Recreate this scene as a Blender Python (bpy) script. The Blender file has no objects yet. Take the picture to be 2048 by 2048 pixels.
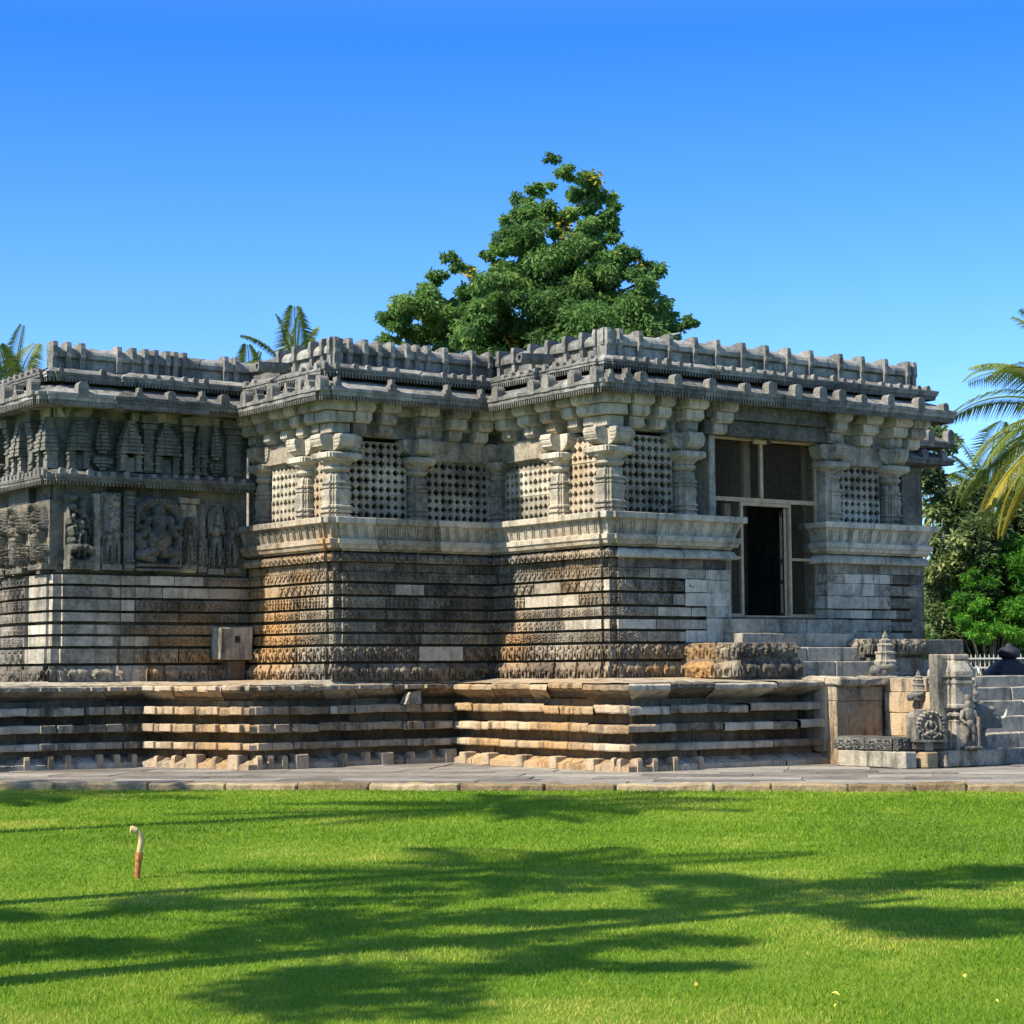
import bpy, bmesh, math, random
import numpy as np
from mathutils import Vector, Matrix, Euler
R=math.radians
rnd=random.Random(7); RS=np.random.RandomState(11)
scene=bpy.context.scene
COL=scene.collection
# ------------------------------------------------------------------ noise
def _h(ix,iy,iz):
    n=(ix*374761393+iy*668265263+iz*1274126177)&0xffffffff
    n=((n^(n>>13))*1274126177)&0xffffffff
    return ((n^(n>>16))&0xffff)/65535.0
def vnoise(P,scale=1.0,seed=0):
    P=np.asarray(P,float)*scale+seed*17.31
    i=np.floor(P).astype(np.int64); f=P-i; f=f*f*(3-2*f)
    x,y,z=i[...,0],i[...,1],i[...,2]; fx,fy,fz=f[...,0],f[...,1],f[...,2]
    def L(a,b,t): return a+(b-a)*t
    c=[[[_h(x+a,y+b,z+d) for d in (0,1)] for b in (0,1)] for a in (0,1)]
    return L(L(L(c[0][0][0],c[1][0][0],fx),L(c[0][1][0],c[1][1][0],fx),fy),
             L(L(c[0][0][1],c[1][0][1],fx),L(c[0][1][1],c[1][1][1],fx),fy),fz)
def jitter(P,amp,scale=9.0,seed=1):
    P=np.asarray(P,float)
    d=np.stack([vnoise(P,scale,seed+k)-.5 for k in range(3)],-1)
    return P+d*2*amp
# ochre weathering spots on the masonry, temple-local metres (x,y,z,radius,strength)
SPOTS=[(-3.3,5.2,2.2,1.0,.95),(-3.3,5.6,2.9,.7,.7),(-3.3,4.2,3.2,.9,.45),(1.5,-.5,1.6,.45,.95),(.9,-.2,1.45,.5,.6),
 (-.1,1.2,5.0,.7,.6),(-.1,2.6,1.9,.6,.6),(-.1,.9,3.3,.8,.35),(-.1,1.2,4.3,.4,.5),(-3.3,3.9,4.5,.6,.6),(-3.35,3.3,3.6,.25,1.0),
 (-4.2,6.0,2.0,.6,.75),(-5.0,6.0,1.8,.7,.5),(-1.1,.2,.4,1.4,.8),(-1.1,1.8,.3,1.2,.7),(-1.1,2.6,1.0,.8,.6),(-1,-1.7,.35,.7,.5),
 (-5.1,4.3,.9,1.1,.6),(-5.0,3.6,.4,.9,.7),(-4.2,3.0,.5,.8,.4),(-2.2,3.0,.5,1.2,.25),(3.5,-1.8,.2,.8,.6),(4.1,-2.6,.5,.8,.7),(2.9,-3.9,.1,.5,.7),(1.6,-1.7,.35,1,.25)]
# ------------------------------------------------------------------ mesh builder
class MB:
    def __init__(s): s.v=[];s.l=[];s.n=[];s.t=[];s.c=0
    def add(s,V,F,tone=.5):
        V=np.asarray(V,float).reshape(-1,3); s.v.append(V)
        for f in F: s.l.append(np.asarray(f)+s.c); s.n.append(np.array([len(f)])); s.t.append(np.array([tone]))
        s.c+=len(V)
    def quads(s,V,Q,tone=.5):
        V=np.asarray(V,float).reshape(-1,3); Q=np.asarray(Q).reshape(-1,4)
        s.v.append(V); s.l.append((Q+s.c).ravel()); s.n.append(np.full(len(Q),4))
        s.t.append(np.broadcast_to(np.asarray(tone,float),(len(Q),)).copy()); s.c+=len(V)
    def tris(s,V,Q,tone=.5):
        V=np.asarray(V,float).reshape(-1,3); Q=np.asarray(Q).reshape(-1,3)
        s.v.append(V); s.l.append((Q+s.c).ravel()); s.n.append(np.full(len(Q),3))
        s.t.append(np.broadcast_to(np.asarray(tone,float),(len(Q),)).copy()); s.c+=len(V)
    def grid(s,P,tone=.5,flip=False,wrap=False):
        P=np.asarray(P,float); n,m=P.shape[:2]
        i=np.arange(n*m).reshape(n,m)
        if wrap: i=np.concatenate([i,i[:1]],0)
        a,b,c,d=i[:-1,:-1],i[1:,:-1],i[1:,1:],i[:-1,1:]
        Q=np.stack([a,d,c,b] if flip else [a,b,c,d],-1).reshape(-1,4)
        s.quads(P.reshape(-1,3),Q,tone)
    def box(s,x0,x1,y0,y1,z0,z1,tone=.5,ch=.0,amp=0.,M=None,seed=0):
        x0,x1=min(x0,x1),max(x0,x1);y0,y1=min(y0,y1),max(y0,y1);z0,z1=min(z0,z1),max(z0,z1)
        if ch<=0:
            V=[(x,y,z) for x in (x0,x1) for y in (y0,y1) for z in (z0,z1)]
            F=[(0,1,3,2),(4,6,7,5),(0,4,5,1),(2,3,7,6),(0,2,6,4),(1,5,7,3)]
        else:
            lo=np.array([x0,y0,z0]);hi=np.array([x1,y1,z1]);V=[];idx={}
            for cx in (0,1):
                for cy in (0,1):
                    for cz in (0,1):
                        for ax in range(3):
                            p=[0,0,0]
                            for k,cc in enumerate((cx,cy,cz)):
                                e=hi[k] if cc else lo[k]
                                p[k]=e if k==ax else (e-ch if cc else e+ch)
                            idx[(cx,cy,cz,ax)]=len(V);V.append(p)
            F=[]
            cs=[(0,0),(1,0),(1,1),(0,1)]
            for ax in range(3):
                o=[k for k in range(3) if k!=ax]
                for sd in (0,1):
                    f=[]
                    for c in cs:
                        k=[0,0,0];k[ax]=sd;k[o[0]]=c[0];k[o[1]]=c[1];f.append(idx[(*k,ax)])
                    if (sd==1)==(ax==1): f=f[::-1]
                    F.append(f)
                for c in cs:
                    k0=[0,0,0];k0[o[0]]=c[0];k0[o[1]]=c[1];k1=list(k0);k1[ax]=1
                    F.append([idx[(*k0,o[0])],idx[(*k1,o[0])],idx[(*k1,o[1])],idx[(*k0,o[1])]])
            for cx in (0,1):
                for cy in (0,1):
                    for cz in (0,1): F.append([idx[(cx,cy,cz,a)] for a in range(3)])
        V=np.array(V,float)
        if amp: V=jitter(V,amp,3.7,seed)
        if M is not None: V=np.array([M@Vector(p) for p in V])
        s.add(V,F,tone)
    def slabs(s,x0,x1,y0,y1,z0,z1,tone=.5,ch=.012,amp=.008,seg=.12,seed=0):
        """rough stone cuboid, its faces subdivided and jittered"""
        b=MB(); b.box(x0,x1,y0,y1,z0,z1,tone,ch)
        V=np.concatenate(b.v); me=bpy.data.meshes.new('tmp'); me.from_pydata(V.tolist(),[],[f.tolist() for f in b.l])
        bm=bmesh.new();bm.from_mesh(me);bpy.data.meshes.remove(me)
        for it in range(5):
            es=[e for e in bm.edges if e.calc_length()>seg*1.6]
            if not es: break
            bmesh.ops.subdivide_edges(bm,edges=es,cuts=1,use_grid_fill=True)
        bm.verts.index_update()
        V=jitter(np.array([v.co[:] for v in bm.verts]),amp,4.3,seed); V=jitter(V,amp*.5,17,seed+5)
        F=[[v.index for v in f.verts] for f in bm.faces]; bm.free()
        s.add(V,F,tone)
    def prism(s,poly,z0,z1,tone=.5,bottom=True):
        n=len(poly);V=[(x,y,z0) for x,y in poly]+[(x,y,z1) for x,y in poly]
        F=[(i,(i+1)%n,n+(i+1)%n,n+i) for i in range(n)]+[tuple(range(n,2*n))]
        if bottom: F.append(tuple(range(n-1,-1,-1)))
        s.add(V,F,tone)
    def lathe(s,prof,c=(0,0,0),n=16,tone=.5,shape=None,M=None):
        """prof=[(r,z)]; shape = list of unit 2-d outline points (defaults to a circle)"""
        if shape is None: shape=[(math.cos(2*math.pi*k/n),math.sin(2*math.pi*k/n)) for k in range(n)]
        sh=np.array(shape);P=np.zeros((len(sh),len(prof),3))
        for j,(r,z) in enumerate(prof): P[:,j,:2]=sh*r+np.array(c[:2]);P[:,j,2]=z+c[2]
        if M is not None: P=np.array([[M@Vector(q) for q in row] for row in P])
        s.grid(P,tone,wrap=True)
        k=len(sh)
        s.add(P[:,-1],[tuple(range(k))],tone); s.add(P[:,0],[tuple(range(k-1,-1,-1))],tone)
    def tube(s,pts,rad,n=8,tone=.5):
        pts=[Vector(p) for p in pts]; rad=rad if hasattr(rad,'__len__') else [rad]*len(pts)
        P=np.zeros((n,len(pts),3)); prev=None
        for j,p in enumerate(pts):
            d=(pts[min(j+1,len(pts)-1)]-pts[max(j-1,0)]).normalized()
            up=prev if prev is not None else (Vector((1,0,0)) if abs(d.z)>.7 else Vector((0,0,1)))
            x=(up-d*up.dot(d)).normalized();y=d.cross(x);prev=x
            for k in range(n):
                a=2*math.pi*k/n;P[k,j]=p+(x*math.cos(a)+y*math.sin(a))*rad[j]
        s.grid(P,tone,wrap=True); s.add(P[:,-1],[tuple(range(n))],tone); s.add(P[:,0],[tuple(range(n-1,-1,-1))],tone)
    def build(s,name,mat,parent=None,smooth=False,loc=None,rotz=0,och=True):
        me=bpy.data.meshes.new(name)
        V=np.concatenate(s.v);L=np.concatenate(s.l).astype(np.int32);N=np.concatenate(s.n).astype(np.int32);T=np.concatenate(s.t)
        me.vertices.add(len(V));me.vertices.foreach_set('co',V.astype(np.float32).ravel())
        me.loops.add(len(L));me.loops.foreach_set('vertex_index',L)
        me.polygons.add(len(N));st=np.zeros(len(N),np.int32);st[1:]=np.cumsum(N)[:-1]
        me.polygons.foreach_set('loop_start',st);me.polygons.foreach_set('loop_total',N)
        me.polygons.foreach_set('use_smooth',np.full(len(N),bool(smooth)))
        me.update(calc_edges=True);me.validate()
        at=me.attributes.new('tone','FLOAT','FACE')
        if len(at.data)==len(T): at.data.foreach_set('value',T.astype(np.float32))
        if och:
            o=np.zeros(len(V));loco=np.array(loc if loc is not None and parent is None else (0,0,0),float)
            for x,y,z,r,k in SPOTS:
                d=((V-np.array([x,y,z]))**2).sum(1)
                o=np.maximum(o,k*np.exp(-d/(r*r)))
            a2=me.attributes.new('och','FLOAT','POINT'); a2.data.foreach_set('value',o.astype(np.float32))
        me.materials.append(mat)
        ob=bpy.data.objects.new(name,me);COL.objects.link(ob)
        if parent is not None: ob.parent=parent
        if loc is not None: ob.location=loc
        ob.rotation_euler.z=rotz
        return ob
def tag(o,label=None,cat=None,group=None,kind=None):
    if label:o['label']=label
    if cat:o['category']=cat
    if group:o['group']=group
    if kind:o['kind']=kind
    return o
def empty(name,loc=(0,0,0),rotz=0,parent=None):
    o=bpy.data.objects.new(name,None);COL.objects.link(o);o.location=loc;o.rotation_euler.z=rotz;o.empty_display_size=.2
    if parent is not None:o.parent=parent
    return o
# ------------------------------------------------------------------ materials
def nodes(name):
    m=bpy.data.materials.new(name);m.use_nodes=True;nt=m.node_tree;nt.nodes.clear()
    out=nt.nodes.new('ShaderNodeOutputMaterial');b=nt.nodes.new('ShaderNodeBsdfPrincipled')
    nt.links.new(b.outputs[0],out.inputs[0]);b.inputs['Roughness'].default_value=.9
    b.inputs['Specular IOR Level'].default_value=.25
    return m,nt,b,out
def N(nt,t,**k):
    n=nt.nodes.new(t)
    for a,v in k.items():
        if a.startswith('i_'): n.inputs[a[2:].replace('_',' ')].default_value=v
        else: setattr(n,a,v)
    return n
def ramp(nt,src,stops):
    r=nt.nodes.new('ShaderNodeValToRGB');e=r.color_ramp.elements
    while len(e)<len(stops): e.new(.5)
    for k,(p,c) in enumerate(stops):
        e[k].position=p;e[k].color=(*c,1) if len(c)==3 else c
    nt.links.new(src,r.inputs[0]);return r
def mix(nt,fac,a,b,mode='MIX'):
    m=nt.nodes.new('ShaderNodeMix');m.data_type='RGBA';m.blend_type=mode
    for s,v in ((0,fac),(6,a),(7,b)):
        if hasattr(v,'links') or hasattr(v,'is_linked'): nt.links.new(v,m.inputs[s])
        else: m.inputs[s].default_value=(v if s==0 else (*v,1))
    return m.outputs[2]
def math_(nt,op,a,b=None,c=None,clamp=False):
    m=nt.nodes.new('ShaderNodeMath');m.operation=op;m.use_clamp=clamp
    for i,v in enumerate((a,b,c)):
        if v is None: continue
        if hasattr(v,'is_linked'): nt.links.new(v,m.inputs[i])
        else: m.inputs[i].default_value=v
    return m.outputs[0]
def stone(name,dark,mid,light,ochre=(.42,.23,.07),lich=.35,algae=.3,och_gain=1.0,bump=.85,nscale=1.0):
    m,nt,b,out=nodes(name)
    P=N(nt,'ShaderNodeNewGeometry').outputs['Position']
    tone=N(nt,'ShaderNodeAttribute',attribute_name='tone').outputs['Fac']
    oc=N(nt,'ShaderNodeAttribute',attribute_name='och').outputs['Fac']
    def noise(sc,det=5,rough=.6,vec=P,dist=0):
        n=N(nt,'ShaderNodeTexNoise');n.inputs['Scale'].default_value=sc*nscale;n.inputs['Detail'].default_value=det;n.inputs['Roughness'].default_value=rough
        n.inputs['Distortion'].default_value=dist
        nt.links.new(vec,n.inputs['Vector']);return n.outputs['Fac']
    n1=noise(1.7,6,.65); n2=noise(11,6,.7); n3=noise(46,3,.6)
    f=math_(nt,'ADD',math_(nt,'MULTIPLY',tone,.78),math_(nt,'MULTIPLY_ADD',n2,.75,-.165))
    f=math_(nt,'ADD',f,math_(nt,'MULTIPLY_ADD',n1,1.1,-.66))
    base=ramp(nt,f,[(.15,dark),(.5,mid),(.9,light)]).outputs[0]
    # ochre weathering
    om=math_(nt,'MULTIPLY_ADD',n1,1.6,-.62)
    o=math_(nt,'MULTIPLY',math_(nt,'ADD',math_(nt,'MULTIPLY',oc,1.25*och_gain),math_(nt,'MULTIPLY',om,.34*och_gain)),math_(nt,'MULTIPLY_ADD',n2,1.5,-.05),clamp=True)
    col=mix(nt,math_(nt,'MULTIPLY',o,.85,clamp=True),base,ochre)
    pit=ramp(nt,noise(30,4,.7),[(.3,(1,1,1)),(.42,(0,0,0))]).outputs[0]
    col=mix(nt,math_(nt,'MULTIPLY',pit,.55),col,tuple(c*.4 for c in dark))
    # pale lichen speckle and dark algae streaks
    l=ramp(nt,n3,[(.56,(0,0,0)),(.68,(1,1,1))]).outputs[0]
    col=mix(nt,math_(nt,'MULTIPLY',l,lich,clamp=True),col,tuple(min(.6,c*1.35) for c in light))
    mp=N(nt,'ShaderNodeMapping');mp.inputs['Scale'].default_value=(3.4,3.4,.55);nt.links.new(P,mp.inputs[0])
    st=noise(1.6,5,.7,mp.outputs[0])
    s=ramp(nt,st,[(.5,(0,0,0)),(.68,(1,1,1))]).outputs[0]
    col=mix(nt,math_(nt,'MULTIPLY',s,algae,clamp=True),col,tuple(c*.35 for c in dark))
    nt.links.new(col,b.inputs['Base Color'])
    bp=N(nt,'ShaderNodeBump');bp.inputs['Strength'].default_value=bump;bp.inputs['Distance'].default_value=.03
    nt.links.new(math_(nt,'ADD',math_(nt,'MULTIPLY',n2,.7),math_(nt,'MULTIPLY',n3,.3)),bp.inputs['Height']);nt.links.new(bp.outputs[0],b.inputs['Normal'])
    return m
def plain(name,col,rough=.6,metal=0,spec=.3,var=.25,sc=12):
    m,nt,b,out=nodes(name)
    tc=N(nt,'ShaderNodeTexCoord');n=N(nt,'ShaderNodeTexNoise');n.inputs['Scale'].default_value=sc;n.inputs['Detail'].default_value=5
    nt.links.new(tc.outputs['Object'],n.inputs['Vector'])
    c=ramp(nt,n.outputs['Fac'],[(.3,tuple(x*(1-var) for x in col)),(.7,tuple(min(1,x*(1+var)) for x in col))]).outputs[0]
    nt.links.new(c,b.inputs['Base Color']);b.inputs['Roughness'].default_value=rough;b.inputs['Metallic'].default_value=metal
    b.inputs['Specular IOR Level'].default_value=spec
    return m
def leafmat(name,c0,c1,c2,trans=.3):
    m,nt,b,out=nodes(name)
    tone=N(nt,'ShaderNodeAttribute',attribute_name='tone').outputs['Fac']
    c=ramp(nt,tone,[(0,c0),(.55,c1),(1,c2)]).outputs[0]
    nt.links.new(c,b.inputs['Base Color']);b.inputs['Roughness'].default_value=.55
    t=N(nt,'ShaderNodeBsdfTranslucent');nt.links.new(c,t.inputs[0])
    ms=N(nt,'ShaderNodeMixShader');ms.inputs[0].default_value=trans
    nt.links.new(b.outputs[0],ms.inputs[1]);nt.links.new(t.outputs[0],ms.inputs[2]);nt.links.new(ms.outputs[0],out.inputs[0])
    return m
M={}
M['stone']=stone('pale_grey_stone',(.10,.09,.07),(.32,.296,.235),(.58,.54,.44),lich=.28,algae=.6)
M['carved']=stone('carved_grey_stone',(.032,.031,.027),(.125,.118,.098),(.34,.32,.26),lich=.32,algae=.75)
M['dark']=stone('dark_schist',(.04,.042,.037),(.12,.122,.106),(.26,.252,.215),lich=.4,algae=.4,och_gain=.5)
M['roof']=stone('roof_stone',(.05,.052,.05),(.145,.145,.135),(.36,.352,.315),lich=.35,algae=.6,och_gain=.1)
M['plat']=stone('platform_stone',(.075,.066,.05),(.27,.245,.19),(.50,.465,.37),lich=.35,algae=.85,och_gain=1.15)
M['platshade']=stone('recess_shade_platform_stone',(.05,.043,.032),(.13,.11,.08),(.24,.21,.155),lich=.1,algae=.7,och_gain=1.0)  # darker platform stone: shade of the recessed courses put into the colour
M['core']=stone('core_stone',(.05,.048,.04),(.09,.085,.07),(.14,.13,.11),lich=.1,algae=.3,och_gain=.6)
M['pave']=stone('paving_stone',(.09,.08,.066),(.19,.172,.145),(.31,.285,.24),lich=.25,algae=.3,och_gain=0,nscale=.8)
M['kerb']=stone('kerb_stone',(.10,.07,.035),(.22,.165,.09),(.38,.31,.19),lich=.3,algae=.25,och_gain=.6)
M['cream']=plain('cream_painted_steel',(.38,.28,.165),.55,var=.2,sc=9)
M['wire']=plain('grey_wire',(.085,.062,.035),.7)
M['white']=plain('white_paint',(.42,.42,.39),.5,var=.1)
M['black']=plain('black_stone',(.02,.024,.03),.6)
M['blackmetal']=plain('black_metal',(.03,.03,.03),.4,.6)
M['rust']=plain('rusty_pipe',(.34,.13,.04),.75,var=.45,sc=30)
M['pvc']=plain('weathered_plastic',(.52,.37,.18),.5,var=.2,sc=20)
M['yleaf']=plain('yellow_leaf',(.62,.5,.06),.6)
M['bark']=plain('bark',(.14,.115,.09),.9,var=.4,sc=8)
M['palmbark']=plain('palm_bark',(.2,.175,.14),.9,var=.35,sc=10)
M['tree']=leafmat('tree_leaves',(.045,.10,.028),(.105,.215,.05),(.24,.36,.08),.45)
M['treey']=leafmat('yellow_leaves',(.2,.17,.02),(.35,.28,.03),(.45,.36,.05),.3)
M['pods']=plain('dry_pods',(.33,.27,.2),.8)
M['shrub']=leafmat('glossy_shrub_leaves',(.025,.045,.016),(.085,.135,.04),(.27,.31,.11),.28)
M['fern']=leafmat('bright_feathery_leaves',(.025,.09,.008),(.075,.24,.018),(.17,.40,.035),.45)
M['palm']=leafmat('palm_fronds',(.035,.065,.014),(.10,.15,.022),(.21,.25,.035),.3)
M['palmy']=leafmat('yellowing_palm_fronds',(.13,.13,.015),(.28,.25,.02),(.42,.35,.05),.35)
M['grass']=leafmat('grass_blades',(.06,.135,.006),(.175,.30,.012),(.44,.43,.07),.42)
# ------------------------------------------------------------------ relief tiles
def tile(w,h): return np.zeros((h,w))
def ell(T,cx,cy,rx,ry,hh,rot=0,base=0.):
    H,W=T.shape;asp=W/H
    y,x=np.mgrid[0:H,0:W];x=(x+.5)/H-cx;y=(y+.5)/H-cy
    c,s=math.cos(rot),math.sin(rot);X=(x*c+y*s)/rx;Y=(-x*s+y*c)/ry
    d=X*X+Y*Y;T[:]=np.maximum(T,np.where(d<1,base+hh*np.sqrt(np.clip(1-d,0,1)),0))
def limb(T,pts,r0,r1,hh):
    pts=np.array(pts,float);n=len(pts)
    for i in range(n-1):
        L=np.hypot(*(pts[i+1]-pts[i]));k=max(2,int(L/.02))
        for j in range(k+1):
            q=pts[i]+(pts[i+1]-pts[i])*j/k;t=(i+j/k)/(n-1);r=r0+(r1-r0)*t
            ell(T,q[0],q[1],r,r,hh)
def t_elephant(r):
    T=tile(60,48)
    ell(T,.47,.56,.34,.27,.9);ell(T,.95,.62,.17,.2,1.0);ell(T,.8,.6,.12,.19,1.0,.2)
    limb(T,[(1.05,.58),(1.14,.38),(1.08,.14+.1*r.random())],.08,.045,.7)
    for x in (.22,.38,.62,.78): limb(T,[(x,.4),(x+r.uniform(-.05,.05),.08)],.09,.075,.75)
    limb(T,[(.15,.65),(.08,.3)],.035,.03,.5)
    if r.random()<.5: ell(T,.45,.88,.09,.1,.7);ell(T,.45,.8,.12,.08,.6)
    T[:3]=.35;return T
def t_lion(r):
    T=tile(46,48)
    ell(T,.42,.5,.3,.22,.9);ell(T,.72,.68,.2,.22,1.0);ell(T,.78,.7,.09,.1,1.25)
    for x in (.2,.33,.58): limb(T,[(x,.4),(x,.07)],.09,.07,.8)
    limb(T,[(.75,.5),(.9,.42),(.85,.25)],.07,.06,.8)
    limb(T,[(.12,.55),(.06,.8),(.2,.92)],.05,.04,.6)
    for k in range(5): ell(T,.6+.1*math.cos(k),.85+.08*math.sin(k*2),.06,.06,.9)
    T[:3]=.3;return T
def t_horse(r):
    T=tile(50,48)
    ell(T,.42,.48,.3,.17,.8);limb(T,[(.65,.5),(.8,.72),(.95,.66)],.12,.07,.85)
    for x in (.18,.28,.6,.7): limb(T,[(x,.4),(x+r.uniform(-.08,.08),.07)],.055,.04,.7)
    ell(T,.45,.72,.09,.15,.8);ell(T,.47,.9,.07,.08,.9);limb(T,[(.45,.75),(.65,.7)],.05,.04,.7)
    T[:3]=.3;return T
def t_figure(r):
    T=tile(26,48);x=.27
    ell(T,x,.86,.085,.1,1);ell(T,x,.62,.12,.16,.8);ell(T,x+r.uniform(-.03,.03),.42,.12,.1,.85)
    for s in (-1,1):
        limb(T,[(x+s*.06,.4),(x+s*r.uniform(.06,.14),.22),(x+s*.08,.05)],.07,.045,.75)
        limb(T,[(x+s*.12,.7),(x+s*.2,.52+.2*r.random()),(x+s*r.uniform(.1,.2),.5+.35*r.random())],.05,.035,.7)
    T[:2]=.3;return T
def t_bird(r):
    T=tile(44,48)
    ell(T,.42,.45,.25,.2,.9);limb(T,[(.6,.5),(.72,.72),(.68,.88),(.8,.86)],.08,.06,.85)
    limb(T,[(.25,.5),(.12,.75),(.28,.9)],.09,.05,.6)
    for x in (.38,.5): limb(T,[(x,.3),(x,.05)],.035,.035,.6)
    return T
def t_scroll(r):
    T=tile(48,48);H,W=T.shape;y,x=np.mgrid[0:H,0:W];x=(x+.5)/H-.5;y=(y+.5)/H-.5
    s=1 if r.random()<.5 else -1
    rr=np.hypot(x,y);a=np.arctan2(y*s,x);sp=.5+.5*np.cos(a*1+rr*26)
    T[:]=np.where(rr<.46,np.clip(sp*1.6-.5,0,1)*.8,0)
    for k in range(7):
        q=k*.9;ell(T,.5+.44*math.cos(q),.5+.44*math.sin(q),.08,.08,.7)
    ell(T,.5,.5,.08,.08,.9);return T
def t_bars(r):
    T=tile(16,48);T[4:40,3:8]=.7;T[4:40,10:14]=.45;T[40:46,1:15]=.6;ell(T,.17,.55,.1,.12,.9);return T
def t_makara(r):
    T=tile(56,48);ell(T,.4,.45,.28,.22,.8);ell(T,.72,.55,.2,.2,.9);limb(T,[(.85,.6),(1.0,.8),(.9,.92)],.08,.05,.8)
    limb(T,[(.2,.5),(.1,.8),(.3,.9),(.38,.75)],.09,.04,.7)
    for x in (.3,.55): limb(T,[(x,.35),(x+.05,.07)],.08,.06,.7)
    return T
TILES={}
for k,fn in dict(elephant=t_elephant,lion=t_lion,horse=t_horse,figure=t_figure,bird=t_bird,scroll=t_scroll,bars=t_bars,makara=t_makara).items():
    TILES[k]=[fn(random.Random(100+i)) for i in range(5)]
# ------------------------------------------------------------------ paths and bands
def segs(path):
    out=[]
    P=[np.array(p,float) for p in path];n=len(P)
    D=[];NN=[]
    for i in range(n-1):
        d=P[i+1]-P[i];L=np.hypot(*d);d=d/L;D.append(d);NN.append(np.array([-d[1],d[0]]))
    for i in range(n-1):
        L=np.hypot(*(P[i+1]-P[i]));m0=m1=0.
        if i>0: m0=float(((NN[i-1]+NN[i])/(1+NN[i-1]@NN[i]))@D[i])
        if i<n-2: m1=float(((NN[i]+NN[i+1])/(1+NN[i]@NN[i+1]))@D[i])
        out.append((P[i],D[i],NN[i],L,m0,m1))
    return out
def pos(sg,u,o,z):
    """u in 0..1 along the segment, o outward, z up (arrays) -> xyz with mitred ends"""
    P,d,n,L,m0,m1=sg
    s=(1-u)*(m0*o)+u*(L+m1*o)
    return np.stack([P[0]+d[0]*s+n[0]*o,P[1]+d[1]*s+n[1]*o,z+0*s],-1)
def cuts(L,a,b,r):
    c=[0.];
    while L-c[-1]>b: c.append(c[-1]+r.uniform(a,b))
    if len(c)>1 and L-c[-1]<a*.5: c.pop()
    return [x/L for x in c]+[1.]
def band(mb,path,prof,blk=(.5,1.1),step=.09,rough=.006,jit=.008,tone=(.2,.8),seed=0,zfun=None,only=None,brk=0.):
    r=random.Random(seed);prof=np.array(prof,float)
    for si,sg in enumerate(segs(path)):
        if only is not None and si not in only: continue
        cs=cuts(sg[3],*blk,r)
        for c0,c1 in zip(cs[:-1],cs[1:]):
            j=r.uniform(-jit,jit);jz=r.uniform(-jit,jit)*.6;t=r.uniform(*tone)
            if brk and r.random()<brk: j-=r.uniform(.03,.07)
            n=max(2,int((c1-c0)*sg[3]/step)+1)
            g=.004/max(sg[3],.05)
            u=np.linspace(c0+(g if c0>0 else 0),c1-(g if c1<1 else 0),n)
            U,O=np.meshgrid(u,prof[:,0],indexing='ij');_,Z=np.meshgrid(u,prof[:,1],indexing='ij')
            jj=j if (c0>0 or c1<1) else 0
            P=pos(sg,U,O+jj,Z+jz)
            if zfun is not None: P[...,2]+=zfun(P)
            if rough: P=jitter(P,rough,6.1,seed%7);P=jitter(P,rough*.6,21,seed%5)
            mb.grid(P,t,flip=True)
def relief(mb,path,z0,z1,out,depth,kind,wid,seed=0,plainf=None,only=None,res=.02,back=-.14,tone=(.25,.7),rnd_top=0.,mplain=None):
    """a carved course; plainf(segment,u,r) says which blocks stay uncarved"""
    r=random.Random(seed);H=z1-z0;T=TILES[kind]
    for si,sg in enumerate(segs(path)):
        if only is not None and si not in only: continue
        L=sg[3];cs=cuts(L,.45,.95,r);
        for bi,(c0,c1) in enumerate(zip(cs[:-1],cs[1:])):
            t=r.uniform(*tone);um=(c0+c1)/2;pl=plainf(si,um,r) if plainf else False
            j=r.uniform(-.01,.01) if len(cs)>2 else 0
            n=max(3,int((c1-c0)*L/(res if not pl else .08))+1);m=max(5,int(H/res)+1) if not pl else 4
            g=.004/L;u=np.linspace(c0+(g if c0>0 else 0),c1-(g if c1<1 else 0),n);v=np.linspace(0,1,m)
            U,V=np.meshgrid(u,v,indexing='ij');S=U*L+si*3.3+bi*.37
            O=np.full(U.shape,out+j)
            if rnd_top: O=O-rnd_top*np.clip((V-.45)/.55,0,1)**2
            if not pl:
                k=np.floor(S/wid).astype(int);f=S/wid-k;h=np.zeros(U.shape)
                for vi in range(len(T)):
                    mk=(k*7+bi*3+k//3)%len(T)==vi
                    Ti=T[vi];xx=np.clip((f*Ti.shape[1]),0,Ti.shape[1]-1.001);yy=np.clip(V*Ti.shape[0],0,Ti.shape[0]-1.001)
                    x0=xx.astype(int);y0=yy.astype(int);fx=xx-x0;fy=yy-y0;x1=np.minimum(x0+1,Ti.shape[1]-1);y1=np.minimum(y0+1,Ti.shape[0]-1)
                    val=(Ti[y0,x0]*(1-fx)+Ti[y0,x1]*fx)*(1-fy)+(Ti[y1,x0]*(1-fx)+Ti[y1,x1]*fx)*fy
                    h=np.where(mk,val,h)
                edge=np.clip(np.minimum(V,1-V)*8,0,1)
                P3=np.stack([S,V*H,0*S],-1)
                h=h*(.75+.4*vnoise(P3,2.3,3))+.16*(vnoise(P3,34,4)-.5)
                O=O-depth*.45+depth*h*np.clip(edge+.25,0,1)
                er=(U-c0<.02/L)|(c1-U<.02/L)
                O=np.where(er,out+j-.25*depth,O)
            Z=z0+H*V
            P=pos(sg,U,O,Z)
            P0=pos(sg,u,np.full(n,back),np.full(n,z0));P1=pos(sg,u,np.full(n,back),np.full(n,z1))
            P=np.concatenate([P0[:,None],P,P1[:,None]],1)
            P=jitter(P,.004,11,2)
            (mplain if pl and mplain is not None else mb).grid(P,t)
def inset(p,e=.05,n=.2):
    return p
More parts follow.
